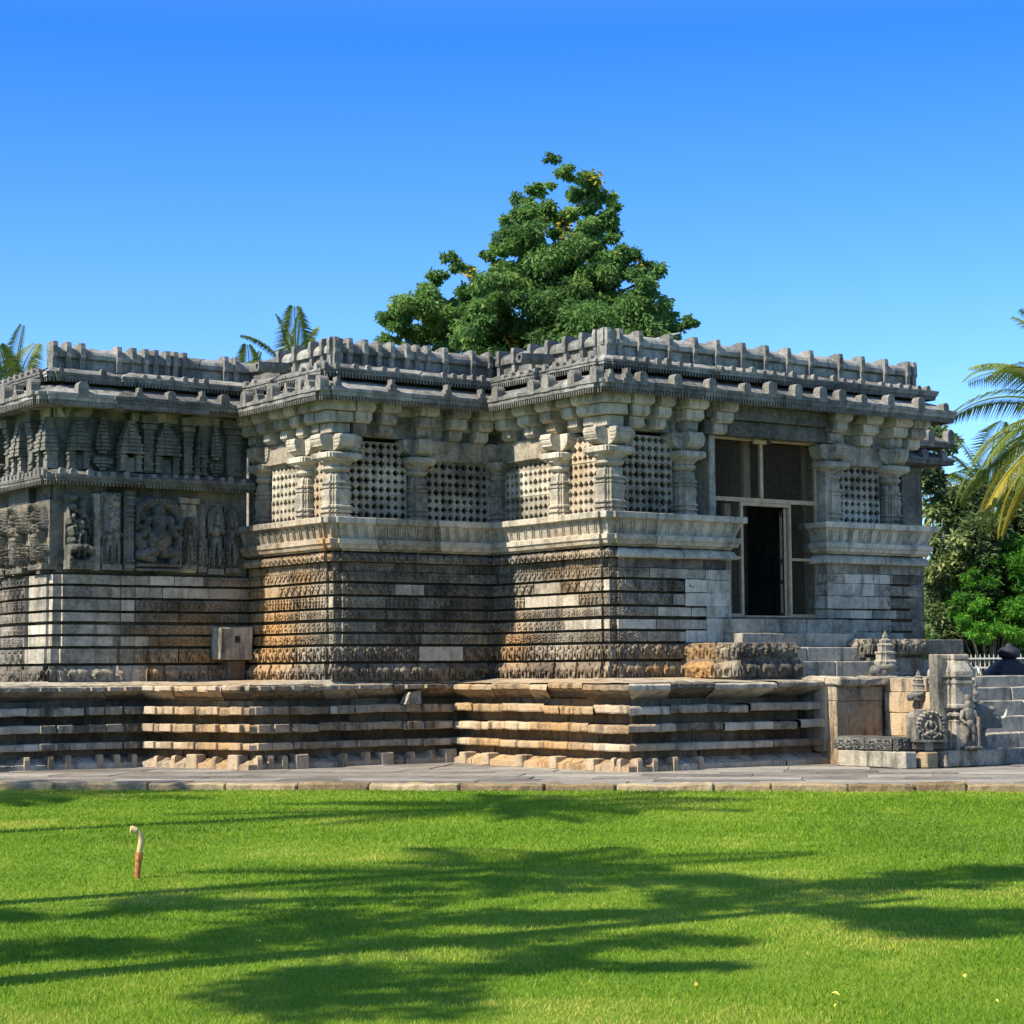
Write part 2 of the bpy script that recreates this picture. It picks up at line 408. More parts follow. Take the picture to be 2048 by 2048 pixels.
# ------------------------------------------------------------------ temple frame
ANG=R(90-54.52);W1=(1.54147,33.03056,0.)
ca,sa=math.cos(ANG),math.sin(ANG)
def L2W(a,b,z=0.): return (W1[0]+ca*a-sa*b,W1[1]+sa*a+ca*b,z)
temple=empty('stone_temple',W1,ANG)
tag(temple,'carved grey stone temple with lattice windows, deep eaves and a crenellated flat roof','temple')
S2=3.18;T1=-3.23;S3=6.08;T2=-6.86
# wall line, right end to left end: front, corner notch, left face, front, notch, left face, shrine front with small steps, shrine left face
e,nn=.05,.2
def notch(x,y): return [(x+nn,y),(x+nn,y+e),(x+e,y+e),(x+e,y+nn),(x,y+nn)]
RIGHT=[(7.1,4.9),(7.1,0)]
PORCH=RIGHT+notch(0,0)+[(0,S2),(T1+nn,S2)]+notch(T1,S2)[1:]
SHR=[(T1,S3-.0),(-5.08,S3),(-5.08,S3+.04),(-5.33,S3+.04),(-5.33,S3+.08),(-5.57,S3+.08),(-5.57,S3+.13),(-5.83,S3+.13),(-5.83,S3),(T2+nn,S3)]+notch(T2,S3)[1:]+[(T2,6.95),(T2+.1,6.95),(T2+.1,7.1),(T2-.04,7.1),(T2-.04,8.1),(T2+.08,8.1),(T2+.08,10.5)]
FULL=PORCH+SHR
NP=len(PORCH)
ROOFP=RIGHT+[(0,0),(0,S2),(T1,S2),(T1,S3),(T2,S3),(T2,10.5)]
ROOFN=RIGHT+notch(0,0)+[(0,S2)]+notch(T1,S2)+[(T1,S3),(-4.75,S3),(-4.75,S3-.04),(-5.5,S3-.04),(-5.5,S3+.1),(-6.0,S3+.1),(-6.0,S3)]+notch(T2,S3)+[(T2,10.5)]
# door opening on the front at a 2.5 .. 4.81
DA,DB=2.5,4.81
FRONT_R=[(7.1,4.9),(7.1,0),(DB,0),(DB,.45)]
FRONT_L=[(DA,.45),(DA,0)]+notch(0,0)+[(0,S2),(T1+nn,S2)]+notch(T1,S2)[1:]+SHR
def rowpaths(): return ((FRONT_R,'r'),(FRONT_L,'l'))
# which blocks are left plain (masonry repairs), by temple-local place
def plain_rule(path,level):
    sg=segs(path)
    def f(si,u,r):
        P,d,n,L,_,_=sg[si];a,b=P+d*L*u
        if b>5.9 or a<T1-.02:
            if a<-6.95: return r.random()<.35
            lim={1:-3.9,2:-3.6,3:-5.35,4:-5.35,5:-5.5,6:-5.1,7:-5.3,8:-9}[level]
            if level==8: return -5.8<a<-4.95
            return a<lim and not(b>7.2)
        if path is FRONT_R: return a<6.6 or level>=7
        if abs(n[1]+1)<.1 and b<.3:
            return a>{1:.9,2:1.75,3:1.1,4:1.2,5:.3,6:1.05,7:9,8:9}[level]
        if abs(n[0]+1)<.1 and a>-.2:
            return (level in (2,3) and .8<b<2.1 and r.random()<.75) or (level==5 and b<1.1) or r.random()<.06
        return r.random()<.07
    return f
def core(path,o,z0,z1,tone=.4):
    CORE=MB();s=segs(path)
    for sg in s:
        u=np.linspace(0,1,2);U,Z=np.meshgrid(u,[z0,z1],indexing='ij');CORE.grid(pos(sg,U,np.full(U.shape,o),Z),tone)
    CORE.build('wall',M['core'],temple)
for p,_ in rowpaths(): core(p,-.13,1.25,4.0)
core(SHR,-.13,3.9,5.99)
ROWS=[(8,'elephant_frieze','elephant',1.385,1.655,.13,.085,.345),(7,'lion_frieze','lion',1.70,1.935,.08,.065,.235),(6,'scroll_frieze','scroll',1.985,2.14,.035,.03,.155),
 (5,'horse_frieze','horse',2.185,2.335,.035,.04,.165),(4,'scroll_frieze','scroll',2.395,2.535,.03,.03,.14),(3,'figure_frieze','figure',2.58,2.755,.03,.045,.1),
 (2,'sea_beast_frieze','makara',2.80,2.97,.03,.045,.2),(1,'bird_frieze','bird',3.015,3.165,.03,.04,.14)]
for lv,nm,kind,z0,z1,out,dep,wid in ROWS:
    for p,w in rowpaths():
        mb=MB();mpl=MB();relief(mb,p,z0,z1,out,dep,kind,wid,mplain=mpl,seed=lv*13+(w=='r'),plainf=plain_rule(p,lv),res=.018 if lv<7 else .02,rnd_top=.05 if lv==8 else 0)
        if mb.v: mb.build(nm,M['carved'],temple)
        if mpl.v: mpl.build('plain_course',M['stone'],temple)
# masonry infill beside the door, between the plain courses (closes the gaps there)
mb=MB()
for path,only in ((FRONT_R,None),):
    band(mb,path,[(-.1,3.34),(.012,3.34),(.012,3.175),(-.1,3.175)],seed=5)
    zz=[1.4,1.67,1.96,2.16,2.37,2.56,2.78,3.0,3.17]
    for i in range(8):
        if i in (1,4): continue
        band(mb,[(6.3,0),(DB,0),(DB,.45)],[(-.1,zz[i+1]),(.026,zz[i+1]-.004),(.03,zz[i+1]-.01),(.03,zz[i]+.01),(.026,zz[i]+.004),(-.1,zz[i])],seed=60+i,blk=(.35,.8),tone=(.3,.85))
mb.build('door_side_masonry',M['stone'],temple);mb=MB()
for i in range(2,8):
    zz=[1.4,1.67,1.96,2.16,2.37,2.56,2.78,3.0,3.17]
    band(mb,[(DA,.45),(DA,0),(1.55 if i in(2,5,6) else 2.0,0)],[(-.1,zz[i+1]),(.042,zz[i+1]-.004),(.045,zz[i+1]-.01),(.045,zz[i]+.01),(.042,zz[i]+.004),(-.1,zz[i])],seed=80+i,blk=(.35,.8),tone=(.45,.95))
mb.build('door_side_masonry',M['stone'],temple)
# pilaster frieze, roll cornice and leaning bench back above the friezes (porch only)
PB_R=FRONT_R;PB_L=[(DA,.45),(DA,0)]+notch(0,0)+[(0,S2),(T1+nn,S2)]+notch(T1,S2)[1:]+[(T1,S3)]
mb=MB();relief(mb,PB_L,3.175,3.325,-.01,.03,'bars',.075,seed=31,plainf=lambda si,u,r:si<2,tone=(.3,.7));mb.build('pilaster_frieze',M['carved'],temple)
ROLL=[(-.14,3.50),(.02,3.495),(.09,3.46),(.125,3.40),(.13,3.345),(.11,3.335),(.04,3.33),(-.14,3.33)]
mb=MB();band(mb,PB_R,ROLL,seed=33,tone=(.4,.9));mb.build('roll_cornice',M['stone'],temple);mb=MB();band(mb,PB_L,ROLL,seed=34,tone=(.35,.85),only=(0,1))
mb.build('roll_cornice',M['stone'],temple)
mb=MB();relief(mb,PB_L,3.335,3.49,.11,.05,'lion',.16,seed=35,tone=(.35,.8),rnd_top=.09,only=range(2,30));mb.build('roll_frieze',M['carved'],temple)
BENCH=[(-.16,4.06),(.245,4.05),(.25,4.04),(.25,3.955),(.235,3.945),(.18,3.935),(.175,3.925),(.105,3.72),(.11,3.705),(.175,3.695),(.175,3.62),(.15,3.60),(.13,3.545),(.07,3.535),(.05,3.51),(-.14,3.505)]
def bench_panel(mb,path,seed):
    pass
BO=[]
for pth_,sd_ in ((PB_R,36),(PB_L,37)):
    bench=MB();band(bench,pth_,BENCH,seed=sd_,blk=(.9,1.7),tone=(.3,.78),jit=.006,rough=.003);BO.append(bench.build('leaning_bench_back',M['stone'],temple))
#   # small posts and medallions carved on the bench back
for bi_,path in enumerate((PB_R,PB_L)):
    pm=MB()
    for si,sg in enumerate(segs(path)):
        L=sg[3]
        if L<.6 : continue
        k=int(L/.2)
        for i in range(k):
            u=(i+.5)/k
            for du,w in ((-.024,.006),(.024,.006)) if not(path is PB_L and si==8) else ((0,.05),):
                uu=np.array([u+(du-w)/L,u+(du+w)/L]);zs=np.array([3.725,3.92]);os_=np.array([.122,.191])
                U,O=np.meshgrid(uu,os_,indexing='ij');_,Z=np.meshgrid(uu,zs,indexing='ij')
                pm.grid(pos(sg,U,O,Z),.55)
                for q in (0,1):
                    u2=np.array([uu[q],uu[q]]);pm.grid(np.stack([pos(sg,u2[:1].repeat(2),os_,zs),pos(sg,u2[:1].repeat(2),os_-.03,zs)],0),.5)
    q=pm.build('bench_back_ornament',M['stone'],BO[bi_]);q['kind']='stuff'
# ------------------------------------------------------------------ lattice screens
def lattice(a0,a1,z0,z1,seg_o,d,n,name='lattice_screen',tone=.6,cw=.138,chh=.128,seed=0):
    """pierced stone slab from along-wall a0 to a1; seg_o = origin on the wall line, d along, n outward"""
    mb=MB();L=a1-a0;nx=max(1,round((L-.04)/cw));px=L/nx;r=random.Random(seed)
    rows=[];z=z0
    while z<z1-.05:
        k=min(3,int((z1-z)/chh+.3));
        if k<=0: break
        rows.append((z,k,min(z1,z+k*chh+.05)));z+=k*chh+.05
    def PT(s,o,zz): return (seg_o[0]+d[0]*s+n[0]*o,seg_o[1]+d[1]*s+n[1]*o,zz)
    for (zb,k,zt) in rows:
        t=min(1,max(0,tone-.2+r.uniform(-.3,.3)));of=r.uniform(-.008,.008);sh=r.uniform(-.03,.03)
        zc=(zt-zb)/k
        for j in range(k):
            for i in range(nx):
                cx=a0+(i+.5)*px;cz=zb+(j+.5)*zc;hx,hz=px/2,zc/2
                S=[(cx-hx,cz-hz),(cx,cz-hz),(cx+hx,cz-hz),(cx+hx,cz),(cx+hx,cz+hz),(cx,cz+hz),(cx-hx,cz+hz),(cx-hx,cz)]
                q=r.uniform(.82,1.14);rx=.064*q;rd=.034*q
                I=[(-rd,-rd),(0,-rx),(rd,-rd),(rx,0),(rd,rd),(0,rx),(-rd,rd),(-rx,0)]
                V=[PT(x,of,z_) for x,z_ in S]+[PT(cx+x,of,cz+z_) for x,z_ in I]+[PT(cx+x,of-.08,cz+z_) for x,z_ in I]
                F=[(m,(m+1)%8,8+(m+1)%8,8+m) for m in range(8)]+[(8+m,8+(m+1)%8,16+(m+1)%8,16+m) for m in range(8)]
                mb.add(V,F,t)
        for q in (zb,zt):
            mb.add([PT(a0,of,q),PT(a1,of,q),PT(a1,of-.08,q),PT(a0,of-.08,q)],[(0,1,2,3)],t)
    return mb.build(name,M['stone'],temple)
dF,nF=np.array([1.,0]),np.array([0,-1.]);dL,nL=np.array([0,1.]),np.array([-1.,0])
zs0,zs1=4.05,5.12
SCR=[]
SCR.append(lattice(.38,1.46,zs0,5.42,(0,.14),dF,nF,seed=1,tone=.65))
SCR.append(lattice(5.22,6.26,zs0,5.1,(0,.14),dF,nF,seed=2,tone=.55))
SCR.append(lattice(.28,1.25,zs0,5.42,(.14,0),dL,nL,seed=3,tone=.8))
SCR.append(lattice(1.55,3.05,zs0,5.1,(.14,0),dL,nL,seed=4,tone=.75))
SCR.append(lattice(-2.85,-1.72,zs0,5.42,(0,S2+.12),dF,nF,seed=5,tone=.5))
SCR.append(lattice(-1.33,.1,zs0,5.1,(0,S2+.12),dF,nF,seed=6,tone=.45))
SCR.append(lattice(S2+.28,S2+.95,zs0,5.42,(T1+.14,0),dL,nL,seed=7,tone=.85))
SCR.append(lattice(S2+1.2,S2+2.3,zs0,5.1,(T1+.14,0),dL,nL,seed=8,tone=.85))
m=MB()
for q in ((5.2,6.3,.05,.3),(.05,.3,1.5,3.1),(-1.35,.1,S2+.05,S2+.3),(T1+.06,T1+.3,S2+1.2,S2+2.85)):
    m=MB();m.slabs(*q,5.08,5.44,.35,seed=int(q[0]*3)+9);m.build('stone_lintel',M['stone'],temple)
# ------------------------------------------------------------------ pillars
def square12(k=.72):
    q=k
    return [(1,-q),(1,q),(q+.14,q),(q+.14,q+.14),(q,q+.14),(q,1),(-q,1),(-q,q+.14),(-q-.14,q+.14),(-q-.14,q),(-1,q),(-1,-q),(-q-.14,-q),(-q-.14,-q-.14),(-q,-q-.14),(-q,-1),(q,-1),(q,-q-.14),(q+.14,-q-.14),(q+.14,-q)]
SHAFT=[(.20,4.04),(.20,4.10),(.17,4.11),(.17,4.13),(.205,4.14),(.205,4.17),(.18,4.18),(.18,4.21),(.21,4.22),(.21,4.245),(.185,4.26),(.18,4.34),(.195,4.42),(.19,4.50),(.17,4.53),(.195,4.54),(.195,4.57),(.17,4.58),(.17,4.60),(.2,4.61),(.2,4.64),(.17,4.65),(.165,4.74),(.14,4.79),(.12,4.80)]
RING=[(.13,4.79),(.19,4.82),(.215,4.85),(.215,4.88),(.18,4.90),(.2,4.935),(.25,4.97),(.25,4.99)]
ABAC=[(.25,4.985),(.30,5.02),(.315,5.03),(.315,5.10),(.29,5.12),(.2,5.125)]
def pillar(x,y,sc=1.0,tone=.55,scroll=True,seed=0):
    p=empty('pillar',(x,y,0),0,temple);r=random.Random(seed)
    q=sc*r.uniform(.97,1.03)
    m=MB();m.lathe([(rr*q,z) for rr,z in SHAFT],tone=tone*.7,shape=square12(.62));m.build('shaft',M['stone'],p)
    m=MB();m.lathe([(rr*q,z) for rr,z in RING],tone=tone*.9,n=20);m.lathe([(rr*q*.93,z) for rr,z in ABAC],tone=min(1,tone*1.1),shape=square12(.8));m.build('abacus',M['stone'],p)
    m=MB()
    for ax in ((1,0),(-1,0),(0,1),(0,-1)):
        # four bracket arms of the capital, rolled under
        pr=[(0,5.42),(.34,5.42),(.36,5.40),(.36,5.30),(.34,5.25),(.28,5.19),(.2,5.15),(0,5.125)]
        w=.15*q
        V=[];
        for s in (-w,w):
            for rr,z in pr: V.append((ax[0]*rr*q-ax[1]*s,ax[1]*rr*q+ax[0]*s,z))
        k=len(pr);F=[(i,(i+1)%k,k+(i+1)%k,k+i) for i in range(k)]+[tuple(range(k)),tuple(range(2*k-1,k-1,-1))]
        m.add(jitter(V,.008,7,seed),F,tone)
        for zz in (5.36,5.30,5.24):
            m.box(*sorted((ax[0]*.2*q-abs(ax[1])*w*1.04,ax[0]*(.37-(5.36-zz)*.3)*q+abs(ax[1])*w*1.04)),*sorted((ax[1]*.2*q-abs(ax[0])*w*1.04,ax[1]*(.37-(5.36-zz)*.3)*q+abs(ax[0])*w*1.04)),zz-.018,zz+.018,tone)
    m.build('capital',M['stone'],p)
    return p
PIL=[pillar(.16,.16,1.12,.55,seed=1),pillar(1.7,.14,.95,.55,seed=2),pillar(5.03,.14,.95,.5,seed=3),pillar(6.5,.14,1.0,.5,seed=4),
 pillar(.14,1.41,.95,.75,seed=5),pillar(.14,3.22,.8,.45,seed=6),pillar(T1+.16,S2+.16,1.12,.65,seed=7),pillar(-1.52,S2+.14,.92,.45,seed=8),pillar(T1+.14,S2+1.05,.95,.75,seed=9),pillar(T1+.16,S2+2.55,.85,.4,seed=10)]
# beams and corbels under the eave
bm_=MB()
for i,(o,z0,z1) in enumerate(((-.16,5.43,5.62),(-.12,5.62,5.80),(-.06,5.80,5.99))):
    for path in (ROOFN,):
        band(bm_,path,[(-.35,z1),(o,z1),(o,z0),(-.35,z0)],seed=90+i,tone=(.15,.7),blk=(.6,1.3))
bm_.build('beam',M['stone'],temple)
def corbel(a,b,d,n,w=.3,nm='corbel',seed=0):
    r=random.Random(seed);m=MB()
    for i,(o,z0,z1,k) in enumerate(((.30,5.80,5.965,1.0),(.2,5.62,5.795,.86),(.08,5.44,5.615,.7))):
        ww=w*k;P=[]
        x0,y0=a,b
        c=[(-ww/2,-.2),(ww/2,-.2),(ww/2,o),(-ww/2,o)]
        t=r.uniform(.3,.8)
        V=[];cc=.02
        for z,oo,wf in ((z0,o-.05,.86),(z0+.05,o,1),(z1,o,1)):
            for s_,o_ in ((-ww/2*wf,-.2),(ww/2*wf,-.2),(ww/2*wf,oo),(-ww/2*wf,oo)):
                V.append((x0+d[0]*s_+n[0]*o_,y0+d[1]*s_+n[1]*o_,z))
        F=[(0,1,2,3),(8,11,10,9)]
        for q in (0,4):
            for j in range(4): F.append((q+j,q+4+j,q+4+(j+1)%4,q+(j+1)%4))
        m.add(jitter(V,.008,5,seed+i),F,t)
    return m.build(nm,M['stone'],temple)
for i,a in enumerate((.55,1.05,1.7,2.35,5.0,5.75,6.5,6.95)): corbel(a,.0,dF,nF,.42 if i not in(1,) else .3,seed=i)
for i,b in enumerate((.4,.82,1.41,2.05,2.7)): corbel(0,b,dL,nL,.36,seed=20+i)
for i,a in enumerate((-2.75,-2.25,-1.5,-.85,-.3)): corbel(a,S2,dF,nF,.36,seed=40+i)
for i,b in enumerate((.45,.95,1.5,2.1,2.65)): corbel(T1,S2+b,dL,nL,.33,seed=60+i)
for i,(x,y) in enumerate(((0,0),(T1,S2))):
    m=MB()
    for o,z0,z1 in ((.26,5.80,5.965),(.17,5.62,5.795),(.06,5.44,5.615)):
        m.slabs(x-o,x+.3,y-o,y+.3,z0,z1,.55,amp=.01,seed=i)
    m.build('corbel',M['stone'],temple)
# ------------------------------------------------------------------ eaves and roof parapet
LOWE=[(-.15,6.318),(.10,6.308),(.25,6.25),(.39,6.168),(.47,6.125),(.505,6.125),(.51,6.12),(.51,6.07),(.49,6.062),(.49,6.0),(.46,5.99),(.40,5.985),(.1,5.95),(-.2,5.945)]
UPPE=[(-.2,6.62),(0.0,6.61),(.14,6.56),(.25,6.495),(.285,6.49),(.285,6.45),(.27,6.444),(.27,6.405),(.24,6.4),(.05,6.37),(-.2,6.365)]
def eave(name,path,prof,dent_o,dz0,dz1,seed,tone,blk=(.8,1.5),mat='roof',dd=.07):
    m=MB();band(m,path,prof,blk=blk,step=.12,rough=.007,jit=.01,tone=tone,seed=seed,brk=.08)
    ob=m.build(name,M[mat],temple)
    m=MB()
    for sg in segs(path):
        L=sg[3]+ (sg[4]*-1+sg[5])*dent_o
        k=max(1,int(L/.062))
        for i in range(k):
            u=(i+.5)/k;du=.017/max(sg[3],.03)
            V=[]
            for z,f in ((dz0,.55),(dz1,1.)):
                for uu,o in ((u-du*f,dent_o-dd*f),(u+du*f,dent_o-dd*f),(u+du*f,dent_o-(1-f)*.02),(u-du*f,dent_o-(1-f)*.02)): V.append(pos(sg,np.float64(uu),np.float64(o),np.float64(z)))
            m.add(V,[(0,3,2,1),(0,1,5,4),(1,2,6,5),(2,3,7,6),(3,0,4,7)],.4)
    m.build('dentil_row',M[mat],ob)
    return ob
EL=ROOFN
low=eave('lower_eave',EL,LOWE,.485,5.915,5.995,51,(.2,.8))
upp=eave('upper_eave',EL,UPPE,.262,6.335,6.405,52,(.25,.85),dd=.06)
def tabmesh(w,h,t,step=False):
    m=MB();pts=[]
    if step: pts=[(-w,0),(w,0),(w,h*.35),(w*.62,h*.35),(w*.62,h*.62),(w*.3,h*.7),(w*.3,h),(-w*.3,h),(-w*.3,h*.7),(-w*.62,h*.62),(-w*.62,h*.35),(-w,h*.35)]
    else:
        pts=[(-w,0),(w,0),(w,h-w)]+[(w*math.cos(a),h-w+w*math.sin(a)) for a in np.linspace(0,math.pi,9)[1:-1]]+[(-w,h-w)]
    k=len(pts);V=[(x,0,z) for x,z in pts]+[(x,-t-.0*z,z) for x,z in pts]
    m.add(V,[tuple(range(k-1,-1,-1)),tuple(range(k,2*k))]+[(i,(i+1)%k,k+(i+1)%k,k+i) for i in range(k)],.5)
    o=m.build('antefix',M['roof'],low);me=o.data;bpy.data.objects.remove(o);return me
TB=[tabmesh(.09,.27,.16),tabmesh(.105,.25,.14,True),tabmesh(.046,.115,.08)]
NX=[0]
def put(me,name,parent,x,y,z,ang,sc=1.0):
    if name=='antefix': sc*=rnd.uniform(.82,1.15)
    o=bpy.data.objects.new(name,me);COL.objects.link(o);o.parent=parent;o.location=(x,y,z);o.rotation_euler=(0,0,ang);o.scale=(sc,1,1 if name=='parapet_post' else sc*rnd.uniform(.93,1.05));return o
aF,aL=math.pi,math.pi/2   # object's +y is the outward side
for a in (.35,1.07,1.81,2.57,3.14,3.73,4.3,4.76,5.28,5.94,6.7,7.33): put(TB[0],'antefix',low,a,-.515,6.065,aF,rnd.uniform(.9,1.1))
for b in (2.42,1.39,.99,.28,-.3): put(TB[0],'antefix',low,-.515,b,6.065,aL,rnd.uniform(.85,1.1))
for a in (-.3,.05): put(TB[1],'antefix',low,a,-.515,6.065,aF)
for a in (-3.42,-2.37,-1.27,-.58): put(TB[1],'antefix',low,a,S2-.515,6.065,aF,1)
for i,b in enumerate((5.33,4.87,4.39,3.85,3.43,3.14,2.78)): put(TB[i%2],'antefix',low,T1-.515,b,6.065,aL)
for i,a in enumerate((-6.56,-5.54,-4.96,-4.37,-3.95)): put(TB[i%2],'antefix',low,a,S3-.515,6.065,aF)
for i,b in enumerate((5.9,6.5,7.05,7.7,8.3,9.0)): put(TB[i%2],'antefix',low,T2-.515,b,6.065,aL)
for k in range(31): 
    a=.16+k*.232+rnd.uniform(-.02,.02)
    if k in (7,8,19,24): continue
    put(TB[2],'antefix',upp,a,-.288,6.46,aF,rnd.uniform(.9,1.1))
for k in range(11):
    b=.1+k*.24+rnd.uniform(-.03,.03);put(TB[2],'antefix',upp,-.288,b,6.46,aL,rnd.uniform(.85,1.1))
for a in (-3.3,-2.95,-2.7,-2.4,-2.15,-1.2,-1.0,-.8,-.6,-.4): put(TB[2],'antefix',upp,a,S2-.288,6.46,aF)
for b in (5.7,5.4,3.75,3.5,3.25,3.0): put(TB[2],'antefix',upp,T1-.288,b,6.46,aL)
for a in (-6.85,-6.1,-5.35,-5.1,-4.85,-4.6,-4.4,-4.2): put(TB[2],'antefix',upp,a,S3-.288,6.46,aF)
for k in range(12): put(TB[2],'antefix',upp,T2-.288,6.1+k*.25,6.46,aL)
# parapet
PARW=[(-.5,6.99),(-.3,7.0),(-.17,6.99),(-.08,6.96),(-.02,6.91),(.0,6.86),(.0,6.79),(-.03,6.775),(-.06,6.77),(-.06,6.58)]
PP=RIGHT+notch(0,0)+[(0,S2)]+notch(T1,S2)+[(T1,S3),(-6.9,S3),(-5.0,10.5)]
m=MB()
for sg in segs(PP):
    U,Z=np.meshgrid(np.linspace(0,1,2),[6.5,6.9],indexing='ij');m.grid(pos(sg,U,np.full(U.shape,-.09),Z),.3)
band(m,PP,[(o-.02,z-.012) for o,z in PARW],blk=(98,99),seed=1,jit=0,rough=0)
m.build('parapet_core',M['core'],temple)
m=MB();band(m,PP,PARW,blk=(.8,1.5),seed=70,tone=(.35,.85),jit=.006,rough=.003)
par=m.build('roof_parapet',M['roof'],temple)
m=MB();pr=[(-.03,6.58),(.025,6.585),(.03,6.75),(.05,6.765),(.06,6.80),(.05,6.86),(.055,6.96),(.04,7.035),(-.05,7.045),(-.22,7.02),(-.22,6.58)]
w=.042;V=[(s*w,o,z) for s in (-1,1) for o,z in pr];k=len(pr)
m.add(V,[tuple(range(k)),tuple(range(2*k-1,k-1,-1))]+[(i,k+i,k+(i+1)%k,(i+1)%k) for i in range(k)],.55)
o=m.build('parapet_post',M['roof'],par);PM=o.data;bpy.data.objects.remove(o)
for a in (.02,.27,.68,1.32,1.86,2.35,2.92,3.45,3.96,4.49,5.2,5.74,6.32,6.89,7.05): put(PM,'parapet_post',par,a,0,0,aF)
for b in (2.99,2.55,2.06,1.57,1.08,.63,.27,.06): put(PM,'parapet_post',par,0,b,0,aL)
for a in (-3.17,-2.91,-2.61,-2.34,-2.09,-1.78,-1.58,-1.36,-1.02,-.44,-.08): put(PM,'parapet_post',par,a,S2,0,aF)
for b in (4.96,4.42,3.86,3.5,3.25): put(PM,'parapet_post',par,T1,b,0,aL)
for a in (-6.86,-6.62,-6.37,-5.71,-5.44,-5.21,-5.03,-4.81,-4.66,-4.49,-3.69,-3.48): put(PM,'parapet_post',par,a,S3,0,aF)

# recess between the two eaves and roof deck, ceiling
m=MB();core_path=[(7.05,12)]+[(x,y) for x,y in ((7.0,.12),(.12,.12),(.12,S2+.12),(T1+.12,S2+.12),(T1+.12,S3+.12),(T2+.15,S3+.12),(T2+.15,12))]
m.prism([(x,y) for x,y in core_path],5.99,6.66,.3);m.build('roof_deck',M['core'],temple)
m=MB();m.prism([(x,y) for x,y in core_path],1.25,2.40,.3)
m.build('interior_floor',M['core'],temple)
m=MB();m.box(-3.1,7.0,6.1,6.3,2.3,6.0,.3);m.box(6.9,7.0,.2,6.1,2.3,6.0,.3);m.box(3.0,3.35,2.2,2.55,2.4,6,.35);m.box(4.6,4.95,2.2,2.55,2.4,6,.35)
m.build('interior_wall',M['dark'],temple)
# rear wing glimpsed past the right end
RW=[(12.4,9),(12.4,4.9),(7.1,4.9)]
m=MB();band(m,RW,[(-.15,5.9),(.0,5.9),(.0,1.3),(-.15,1.3)],seed=77);m.build('rear_wing_wall',M['dark'],temple)
m=MB();band(m,RW,[(o,z-.15) for o,z in LOWE],seed=78);m.build('rear_wing_eave',M['roof'],temple);m=MB();band(m,RW,[(o,z+.22) for o,z in LOWE],seed=79)
rw=m.build('rear_wing_eave',M['roof'],temple)
for a in (11.4,12.0,12.6): put(TB[0],'antefix',rw,a,4.9-.515,5.92,aF);put(TB[0],'antefix',rw,a+.2,4.9-.515,6.29,aF)
# lintel above the door
m=MB();m.slabs(2.05,4.95,-.02,.5,5.44,5.70,.25,seed=3);m.build('door_lintel',M['dark'],temple);m=MB();m.slabs(2.0,5.0,-.12,.4,5.705,5.95,.3,seed=4);m.build('door_lintel',M['dark'],temple)
m=MB();m.slabs(4.83,5.0,.02,.5,2.36,5.44,.35,seed=5);m.build('door_jamb',M['stone'],temple);m=MB();m.slabs(2.2,2.34,.06,.5,4.06,5.44,.4,seed=6);m.build('door_jamb',M['stone'],temple)
# ------------------------------------------------------------------ metal door screen
by=.28;door=empty('metal_door_screen',(0,0,0),0,temple)
m=MB()
def bar(x0,x1,z0,z1,d=.03): m.box(x0,x1,by-d,by+d,z0,z1,.5,.004)
x0,xl,xm,xr0,xr,x1=2.36,3.08,3.55,4.10,4.16,4.85;zb,zt,z1_=2.40,4.36,5.48
for a,b_ in ((x0,x0+.06),(x1-.06,x1)): bar(a,b_,zb,z1_,.035)
bar(x0+.06,x1-.06,z1_-.07,z1_,.034);bar(x0+.06,x1-.06,zt,zt+.075,.033);bar(xm-.035,xm+.035,zt+.076,z1_-.071,.03)
bar(xl-.03,xl+.03,zb,zt-.001,.032);bar(xr,xr+.055,zb,zt-.001,.032);bar(x0+.061,xl-.031,3.38,3.43,.028);bar(xr+.056,x1-.061,3.38,3.43,.028)
bar(x0+.061,xl-.031,zb+.001,zb+.06,.028);bar(xr+.056,x1-.061,zb+.001,zb+.06,.028);bar(xl+.031,xr-.001,zt-.06,zt-.002,.028);bar(xl+.031,xr-.001,zb-.04,zb+.03,.05)
m.build('door_frame',M['cream'],door)
# inner second frame set behind, seen through the wire
for a,za_,zb_ in ((xm+.0,zt,z1_),(x1+.12,zt,z1_),(xl+.02,zb,zt-.01),(x1+.16,zb,zt-.01)):
    m=MB();m.box(a-.16,a-.02,by+.25,by+.33,za_,zb_,.5);m.build('inner_post',M['cream'],door)
def wire(xa,xb,za,zb_):
    mm=MB();p=.033;r_=.0024
    for i in range(1,int((xb-xa)/p)): mm.box(xa+i*p-r_,xa+i*p+r_,by-r_,by+r_,za,zb_,.5)
    for i in range(1,int((zb_-za)/p)): mm.box(xa,xb,by-r_-.0065,by+r_-.0065,za+i*p-r_,za+i*p+r_,.5)
    mm.build('wire_mesh_panel',M['wire'],door)
wire(x0+.06,xm-.035,zt+.075,z1_-.07);wire(xm+.035,x1-.06,zt+.075,z1_-.07)
wire(x0+.06,xl-.03,3.43,zt);wire(x0+.06,xl-.03,zb+.06,3.38);wire(xr+.055,x1-.06,3.43,zt);wire(xr+.055,x1-.06,zb+.06,3.38)
